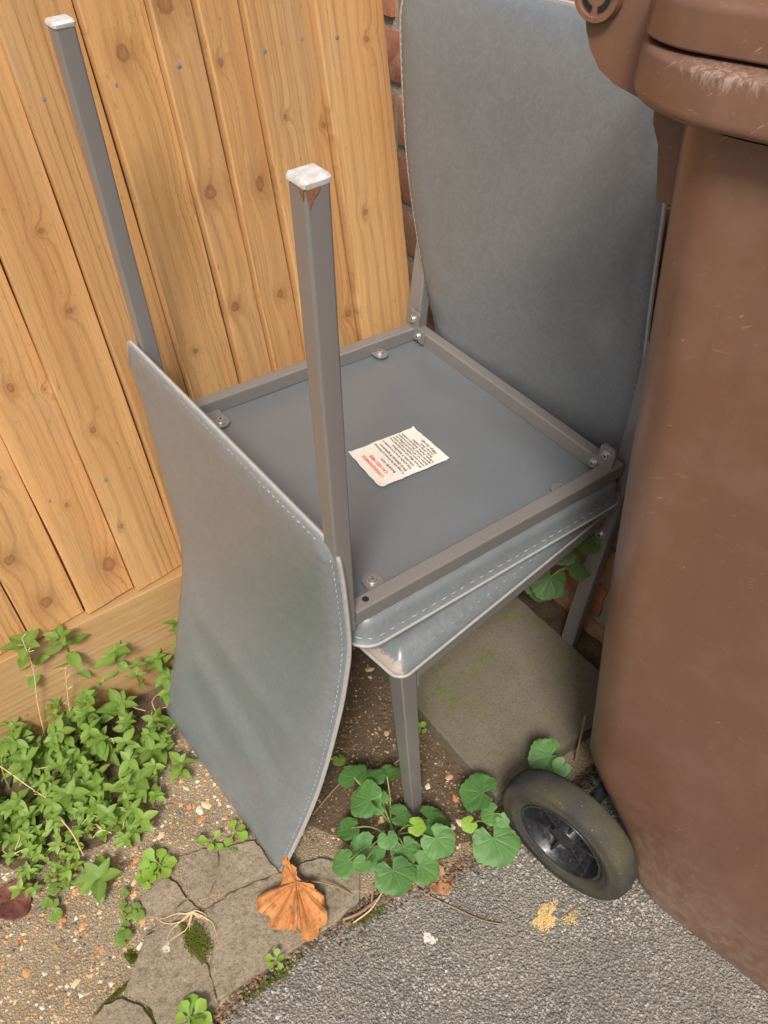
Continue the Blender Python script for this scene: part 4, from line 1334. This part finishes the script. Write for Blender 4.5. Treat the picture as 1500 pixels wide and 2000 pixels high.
for _ in range(46):
    x = random.uniform(-.25, .10); y = random.uniform(-.25, -.02)
    if not inpoly(x, y, MASS): continue
    a = random.uniform(0, 6.28); l_ = random.uniform(.012, .04); z = random.uniform(.01, .045)
    strawmb.tube(catmull([(x, y, z), (x+l_*.5*math.cos(a), y+l_*.5*math.sin(a), z+.006), (x+l_*math.cos(a+.4), y+l_*math.sin(a+.4), z-.002)], 5), .0007, 4)
cov = mb.obj('weed_cover', M['leaf'], None, 180, cols)
tag(cov, 'dense patch of small green weeds over the path at the left', 'weeds', kind='stuff')
stemmb.obj('stem', M['stem'], cov, 60)
strawmb.obj('dead_stem', M['straw'], cov, 60)['kind'] = 'stuff'

# ------------------------------------------------------------------ round-leaved plants
def round_plant(label, base, leaves, kind='round', zmin=.045, zmax=.085, name='round_leaved_plant', brights=(), tilt=None):
    base = Vector(base)
    r_ = thing(name, label, 'plant', base)
    for i, (x, y, d) in enumerate(leaves):
        z = random.uniform(zmin, zmax)
        p = Vector((x, y, z))-base
        out = Vector((x-base.x, y-base.y, 0))
        az = math.atan2(out.y, out.x)+random.uniform(-.5, .5) if out.length > .01 else random.uniform(0, 6)
        pt = random.uniform(-.45, -.05)
        off = Vector((math.cos(az), math.sin(az), 0))*(-.10*d)
        k = put_leaf(r_, 'bright_round' if i in brights else kind, p+off, d*1.06, az, pt, random.uniform(-.3, .3))
        mb_ = MB()
        m_ = (p+off)*.55+Vector((0, 0, .012))
        mb_.tube(catmull([Vector((random.uniform(-.006, .006), random.uniform(-.006, .006), -.004)), m_, p+off], 7), .0011, 5)
        mb_.obj('stalk', M['gstem'], r_, 60)
    return r_
P1L = [(.267, -.46, .051), (.272, -.415, .042), (.295, -.431, .040), (.319, -.439, .037), (.232, -.512, .049), (.259, -.527, .026), (.337, -.532, .050), (.321, -.566, .046), (.242, -.568, .052), (.193, -.512, .036), (.209, -.537, .024), (.284, -.579, .044), (.277, -.544, .040), (.283, -.467, .034), (.305, -.534, .025), (.226, -.473, .034), (.300, -.50, .035)]
round_plant('clump of round scalloped green leaves at the foot of the front chair leg', (.290, -.497, .004), P1L, brights=(14,))
P2L = [(.414, -.548, .056), (.413, -.578, .030), (.391, -.614, .062), (.372, -.576, .022), (.419, -.597, .020)]
round_plant('few round scalloped leaves growing beside the bin wheel', (.423, -.578, .004), P2L, brights=(3,))
round_plant('round leaves growing behind the bin wheel at the slab edge', (.56, -.60, .004), [(.529, -.571, .052), (.531, -.598, .026)], zmin=.092, zmax=.108)
# plant on the wall, leaves hanging face to the viewer
wp = thing('wall_plant', 'leafy green plant growing from the brick wall behind the chair leg', 'plant', (.76, -.38, .20))
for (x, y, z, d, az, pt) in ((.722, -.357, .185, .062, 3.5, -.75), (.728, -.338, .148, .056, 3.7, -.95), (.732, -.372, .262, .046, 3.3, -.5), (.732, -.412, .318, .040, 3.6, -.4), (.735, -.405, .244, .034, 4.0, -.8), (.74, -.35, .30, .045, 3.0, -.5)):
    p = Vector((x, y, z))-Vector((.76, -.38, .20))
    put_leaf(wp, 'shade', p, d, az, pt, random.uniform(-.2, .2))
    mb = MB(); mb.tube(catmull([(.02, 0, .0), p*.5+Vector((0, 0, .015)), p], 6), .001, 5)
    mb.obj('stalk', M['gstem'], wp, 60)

# ------------------------------------------------------------------ seedlings
def rosette(label, base, n_, size, kind='spoon', name='seedling', zt=.012, spread=.35):
    base = Vector(base)
    r_ = thing(name, label, 'seedling', base)
    a0 = random.uniform(0, 6.28)
    for j in range(n_):
        a = a0+2.4*j
        put_leaf(r_, kind, Vector((0, 0, zt*random.uniform(.5, 1.2))), size*random.uniform(.6, 1.1), a, random.uniform(.05, .6), random.uniform(-.25, .25))
    mb_ = MB(); mb_.tube([(0, 0, -.008), (0, 0, zt)], .0011, 5)
    mb_.obj('stem', M['gstem'], r_, 60)
    return r_
rosette('bright lime green seedling rosette beside the broken kerb', (-.030, -.335, .006), 8, .034)
rosette('bright lime green rosette overlapping its larger neighbour below the weeds', (-.052, -.340, .006), 6, .024)
rosette('small four leaved seedling next to the hanging chair back', (.086, -.356, .006), 4, .024)
rosette('small upright seedling left of the one by the hanging chair back', (.052, -.348, .006), 4, .022)
rosette('tiny four leaved seedling below the orange dry leaf', (.051, -.553, .010), 5, .019)
rosette('lobed bright green seedling at the bottom picture edge', (-.076, -.548, .010), 7, .028)
rosette('tiny seedling at the left side of the paving slab', (.425, -.382, .006), 5, .016)
def creeper(label, pts_, sizes):
    base = Vector((*pts_[0], .006))
    r_ = thing('creeping_weed', label, 'weed', base)
    for (x, y), s in zip(pts_, sizes):
        put_leaf(r_, 'roundlet', Vector((x, y, .012+random.uniform(0, .008)))-base, s, random.uniform(0, 6.28), random.uniform(-.3, .2))
    mb_ = MB(); mb_.tube([Vector((x, y, .010))-base for x, y in pts_], .0008, 5)
    mb_.obj('stem', M['stem'], r_, 60)
creeper('creeping weed with little round leaves along the kerb crack', [(-.090, -.345), (-.094, -.355), (-.098, -.362), (-.092, -.368), (-.101, -.374), (-.095, -.379), (-.104, -.386), (-.110, -.392), (-.112, -.404), (-.085, -.371), (-.083, -.383)], [.013, .009, .008, .009, .010, .009, .012, .013, .024, .016, .017])
creeper('sprig of small heart shaped leaves right of the dark red leaf', [(-.190, -.285), (-.186, -.292), (-.180, -.296), (-.184, -.312), (-.170, -.275), (-.160, -.272), (-.156, -.282)], [.014, .012, .013, .020, .019, .012, .010])
creeper('tiny sprouting leaves in the crack by the chair back tip', [(.070, -.378), (.064, -.372), (.074, -.384), (.036, -.330)], [.007, .006, .007, .010])
creeper('single little round leaf beside the hanging chair back', [(.285, -.345), (.289, -.348)], [.020, .008])

# ------------------------------------------------------------------ grass and dry stalks
gt = thing('grass_tuft', 'tuft of long green grass blades at the left picture edge', 'grass', (-.16, -.03, 0))
for k in range(24):
    x, y = random.uniform(-.05, .045), random.uniform(-.05, .03)
    hgt = random.uniform(.05, .13); a = random.uniform(0, 6.28); ln_ = random.uniform(.01, .05)
    pts_ = catmull([(x, y, 0), (x+ln_*.3*math.cos(a), y+ln_*.3*math.sin(a), hgt*.6), (x+ln_*math.cos(a), y+ln_*math.sin(a), hgt)], 7)
    mb = MB(); rows = []; cols = []
    sd_ = Vector((-math.sin(a), math.cos(a), 0))
    for i, p in enumerate(pts_):
        w = .0022*(1-(i/6.2)**2)+.0001
        rows.append([p-sd_*w, p+Vector((math.cos(a), math.sin(a), 0))*-.0006, p+sd_*w])
        cols += [(random.uniform(.2, .8), 0, 0, 1)]*3
    mb.grid(rows)
    mb.obj('blade', M['grass'], gt, 180, cols)
def stalk(label, pts_, seeds):
    base = Vector(pts_[0])
    c = catmull([Vector(p)-base for p in pts_], 14)
    r_ = thing('dry_stalk', label, 'grass stalk', base)
    mb_ = MB(); mb_.tube(c, [.0011-.0005*i/13 for i in range(14)], 5)
    mb_.obj('stem', M['straw'], r_, 60)
    mb_ = MB()
    for k in range(seeds):
        p = c[13-int(k*.7) % 8]
        q = p+Vector((random.uniform(-.010, .010), random.uniform(-.006, .004), random.uniform(.002, .010)))
        mb_.tube([p, q], [.0005, .0007], 4)
    mb_.obj('seed_head', M['straw'], r_, 60)
stalk('tall dry straw stalk leaning left over the gravel board', [(-.107, -.035, .012), (-.086, -.030, .12), (-.066, -.030, .20), (-.058, -.030, .275)], 9)
stalk('shorter dry straw stalk with a branched seed head', [(-.060, -.030, .015), (-.045, -.032, .09), (-.025, -.035, .175)], 12)
stalk('thin pale stalk lying across the green weeds at the bottom', [(-.125, -.20, .05), (-.118, -.235, .055), (-.118, -.262, .03)], 0)
stalk('bleached drooping grass stalk at the left edge of the weeds', [(-.20, -.03, .06), (-.175, -.07, .075), (-.15, -.12, .06), (-.135, -.145, .045)], 4)

# ------------------------------------------------------------------ fallen leaves, twigs, roots, stains
def fallen(label, mat, base, outline, folds, az, size, stem=None, lift=.012):
    """dry crumpled leaf from a radial outline [(angle deg, radius)]"""
    base = Vector(base)
    r_ = thing('fallen_leaf', label, 'dry leaf', base, rot=(0, 0, az))
    mb_ = MB(); cols = []
    m = len(outline)
    rows_ = []
    top, bot = [], []
    for ri, k in enumerate((0, .25, .5, .72, .88, 1)):
        row = []
        for j, (a, rad) in enumerate(outline):
            aa = math.radians(a)
            jit = 1+(random.uniform(-.05, .05) if k == 1 else 0)
            x, y = size*rad*k*jit*math.cos(aa), size*rad*k*jit*math.sin(aa)
            z = .003+lift*(k**1.6)*(.5+.5*math.sin(folds*aa+1))+.0012*math.sin(j*1.1)*k
            vein = .5*max(0, math.cos(5*aa/2))**10; z += random.uniform(-.0014, .0014)*k
            row.append((x, y, z)); cols.append((.5, vein*(1-.5*k), 0, 1))
        rows_.append(row)
    mb_.grid(rows_, True)
    o = mb_.obj('blade', M[mat], r_, 60, cols)
    so_ = o.modifiers.new('thickness', 'SOLIDIFY'); so_.thickness = .0006
    if stem:
        mb_ = MB(); mb_.tube(catmull(stem, 9), [.0011]*9, 6)
        mb_.obj('stalk', M['twig'], r_, 60)
def lobed(n_, lobes, depth, seed, asym=0):
    r_ = random.Random(seed)
    return [(360*j/n_, (1-depth+depth*abs(math.cos(math.radians(360*j/n_)*lobes/2)))*(1+asym*math.cos(math.radians(360*j/n_)))*(1+r_.uniform(-.07, .07))) for j in range(n_)]
# big orange leaf: stalk joint at its top, blades spread below it
OL_ = Vector((.128, -.487, .012))
fl = thing('fallen_leaf', 'large crumpled orange brown dry leaf on the broken kerb', 'dry leaf', OL_)
mb = MB(); cols = []
fan = [(-.001, .046, .026), (-.012, .030, .022), (-.022, .016, .018), (-.030, .006, .014), (-.040, .016, .010), (-.058, .020, .012), (-.068, .002, .018), (-.058, -.008, .008), (-.066, -.020, .004), (-.056, -.034, .007), (-.044, -.040, .003), (-.040, -.050, .006), (-.024, -.036, .016), (-.036, -.066, .004), (-.020, -.072, .003), (.004, -.066, .006), (.014, -.054, .012), (.021, -.034, .020), (.014, -.014, .022), (.005, .004, .020), (.004, .026, .028)]
m = len(fan)
fan2 = []
for i in range(m):
    a, b = Vector(fan[i]), Vector(fan[(i+1) % m])
    for f in (0, .33, .66):
        p = a.lerp(b, f)
        if f: p += Vector((random.uniform(-.0035, .0035), random.uniform(-.0035, .0035), random.uniform(-.003, .003)))
        fan2.append(p)
cen = Vector((-.003, .004, .020))
cz_r = [random.uniform(-1, 1) for _ in range(len(fan2)+1)]
cz_s = [(.25*cz_r[j-1]+.5*cz_r[j]+.25*cz_r[(j+1) % len(fan2)]) for j in range(len(fan2))]
for k in (0, .2, .4, .6, .8, 1):
    for j, p in enumerate(fan2):
        q = cen.lerp(p, k)
        q.z += .011*cz_s[j]*k*(1.3-.8*k)+random.uniform(-.0008, .0008)+.009*k*(1-k)*math.cos(j*.37)
        mb.v.append(tuple(q)); cols.append((.5, (1 if j in (3, 10, 17, 26, 33, 40, 47) else .0)*(1-.5*k), 0, 1))
n = len(fan2)
for k in range(5):
    for j in range(n):
        a = k*n+j; b = k*n+(j+1) % n
        mb.f.append((a, b, b+n, a+n))
o = mb.obj('blade', M['dry'], fl, 28, cols)
so_ = o.modifiers.new('thickness', 'SOLIDIFY'); so_.thickness = .0006
mb = MB(); mb.tube(catmull([(-.003, .004, .020), (.020, -.010, .016), (.045, -.034, .008), (.060, -.055, -.004)], 10), .0011, 6)
mb.obj('stalk', M['twig'], fl, 60)
fallen('dark red dead leaf at the left picture edge', 'dry_red', (-.228, -.252, .006), lobed(40, 3, .25, 3), 2, .4, .034, lift=.010)
fallen('curled brown leaf scrap below the round leaved clump', 'dry_brown', (.302, -.598, .002), lobed(30, 5, .4, 5), 3, .9, .022, lift=.012)
fallen('small reddish leaf scrap under the leaves beside the bin wheel', 'dry_brown', (.425, -.618, .002), lobed(30, 4, .4, 8), 3, 2.2, .016, lift=.008)
def twig(label, pts_, rad, mat='twig', name='twig'):
    base = Vector(pts_[0])
    mb_ = MB(); mb_.tube(catmull([Vector(p)-base for p in pts_], 10), rad, 6)
    o_ = mb_.obj(name, M[mat], None, 60); o_.location = base
    tag(o_, label, 'twig')
twig('thick pale twig lying right of the orange dry leaf', [(.155, -.560, .013), (.18, -.566, .012), (.215, -.565, .010)], .0024)
twig('thin straw coloured twig crossing the thick twig', [(.165, -.572, .012), (.195, -.572, .013), (.222, -.562, .012)], .0011, 'straw')
twig('reddish twig end pointing up to the round leaved clump', [(.196, -.572, .008), (.207, -.558, .012), (.218, -.545, .012)], .0014)
twig('long thin dark stem lying across the asphalt', [(.275, -.600, .004), (.292, -.63, .005), (.318, -.672, .004), (.34, -.695, .003)], .0010)
twig('thin brown stalk sticking out below the orange leaf', [(.100, -.552, .012), (.080, -.552, .012), (.066, -.550, .010)], .0012)
twig('pale straw lying at the left foot of the slab', [(.355, -.405, .010), (.385, -.400, .012), (.41, -.385, .010)], .0010, 'straw')
twig('dark stick lying in the soil under the hanging chair back', [(.20, -.40, .010), (.25, -.385, .012), (.31, -.372, .010)], .0016)
twig('dry brown stalk stuck between slab and bin', [(.60, -.575, .01), (.612, -.565, .06), (.625, -.555, .10)], .0020)
mb = MB()
base = Vector((-.018, -.425, .015))
for k in range(11):
    a = random.uniform(-2.2, -1.0) if k > 3 else random.uniform(2.7, 3.2)
    ln_ = random.uniform(.02, .06)
    p = Vector((0, 0, 0)); pts_ = [p]
    for q in range(5):
        a += random.uniform(-.8, .8)
        p = p+Vector((math.cos(a), math.sin(a), random.uniform(-.06, .05)))*ln_/5
        pts_.append(Vector((p.x, p.y, max(-.001, p.z))))
    mb.tube(catmull(pts_, 12), [.0010-.0007*i/11 for i in range(12)], 5)
o = mb.obj('root_tangle', M['straw'], None, 60); o.location = base
tag(o, 'tangle of pale dry roots lying over the broken kerb', 'roots')

def blotch(name, mat, label, cat, c, rx, ry, z, seed=0, hgt=.002, grains=500, gs=.0012, az=0.):
    """patch of many small grains or tufts thinning out towards its ragged edge"""
    r_ = random.Random(seed)
    mb_ = MB()
    ph = [r_.uniform(0, 6.28) for _ in range(3)]
    ca_, sa_ = math.cos(az), math.sin(az)
    for _ in range(grains):
        a = r_.uniform(0, 6.28); d = math.sqrt(r_.random())*r_.choice((1, 1, 1, 1.25, .8))
        q = 1+.28*math.sin(2*a+ph[0])+.2*math.sin(3*a+ph[1])+.15*math.sin(5*a+ph[2])
        x, y = rx*d*q*math.cos(a), ry*d*q*math.sin(a)
        x, y = x*ca_-y*sa_, x*sa_+y*ca_
        s_ = gs*r_.uniform(.5, 1.5)
        h_ = hgt*r_.uniform(.3, 1)*max(.25, 1-d*.7)
        t0 = r_.uniform(0, 6.28)
        b_ = [(x+s_*math.cos(t0+k*1.57)*r_.uniform(.7, 1.2), y+s_*math.sin(t0+k*1.57)*r_.uniform(.7, 1.2), -.0006) for k in range(4)]
        mb_.add(b_+[(x+r_.uniform(-s_, s_)*.5, y+r_.uniform(-s_, s_)*.5, h_)], [(0, 1, 4), (1, 2, 4), (2, 3, 4), (3, 0, 4)])
    o_ = mb_.obj(name, M[mat], None, 60); o_.location = (*c, z)
    return tag(o_, label, cat, kind='stuff')
blotch('sand_patch', 'sand', 'yellow sand spilt on the asphalt below the bin wheel', 'sand', (.396, -.722), .020, .012, .0022, seed=2, grains=1500, gs=.0009, hgt=.0012)
blotch('sand_patch', 'sand', 'small crumbs of yellow sand right of the larger sand spill', 'sand', (.424, -.745), .013, .009, .0022, seed=4, grains=220, gs=.0008, hgt=.0012)
blotch('mortar_spot', 'spot', 'pale mortar splash on the asphalt in the foreground', 'mortar', (.243, -.648), .0065, .0075, .0020, seed=5, grains=260, gs=.0013)
blotch('mortar_spot', 'spot', 'white mortar splash on the broken kerb beside the moss', 'mortar', (-.070, -.447), .008, .005, .0125, seed=6, grains=220, gs=.0012)
blotch('moss', 'moss', 'dark green moss patch on the kerb crack under the roots', 'moss', (-.032, -.462), .013, .032, .0118, seed=7, hgt=.003, grains=1500)
blotch('moss', 'moss', 'moss along the kerb edge beside the asphalt', 'moss', (.035, -.562), .050, .011, .002, seed=8, hgt=.003, grains=900)
blotch('moss', 'moss', 'moss strip in the crack at the bottom left of the kerb', 'moss', (-.150, -.460), .026, .004, .0075, seed=9, hgt=.004, grains=700, az=.25)
blotch('moss', 'moss', 'bright moss tuft between the pebbly path and the kerb', 'moss', (-.112, -.430), .014, .006, .007, seed=10, hgt=.006, grains=500, az=-1.)
blotch('moss', 'moss', 'moss at the edge of the kerb under the twigs', 'moss', (.19, -.572), .028, .008, .002, seed=12, hgt=.003, grains=500)
blotch('moss', 'moss', 'moss in the short crack below the roots at the bottom of the kerb', 'moss', (-.118, -.515), .004, .030, .0075, seed=13, hgt=.004, grains=500)
# loose crumbs on soil and path under the chairs
pts = []
while len(pts) < 1500:
    x = random.uniform(.10, .46); y = random.uniform(-.60, -.10)
    if not inpoly(x, y, KERB_ZONE) and not inpoly(x, y, SLAB_ZONE): pts.append((x, y))
for (xa, ya), (xb, yb) in zip(ASPH_EDGE[1:], ASPH_EDGE[2:]):
    for _ in range(int(1500*math.hypot(xb-xa, yb-ya)/.66)):
        f = random.random()
        pts.append((xa+(xb-xa)*f, ya+(yb-ya)*f-abs(random.gauss(0, .012))+.006))
o = scatter('leaf_litter', M['pebble_mix'], pts, .0012, .0034, [(.10, .06, .035), (.15, .09, .05), (.20, .12, .06), (.06, .04, .025), (.30, .20, .11), (.24, .11, .05)], .007, None, .5)
tag(o, 'brown crumbs of soil and litter on the path under the chairs', 'litter')
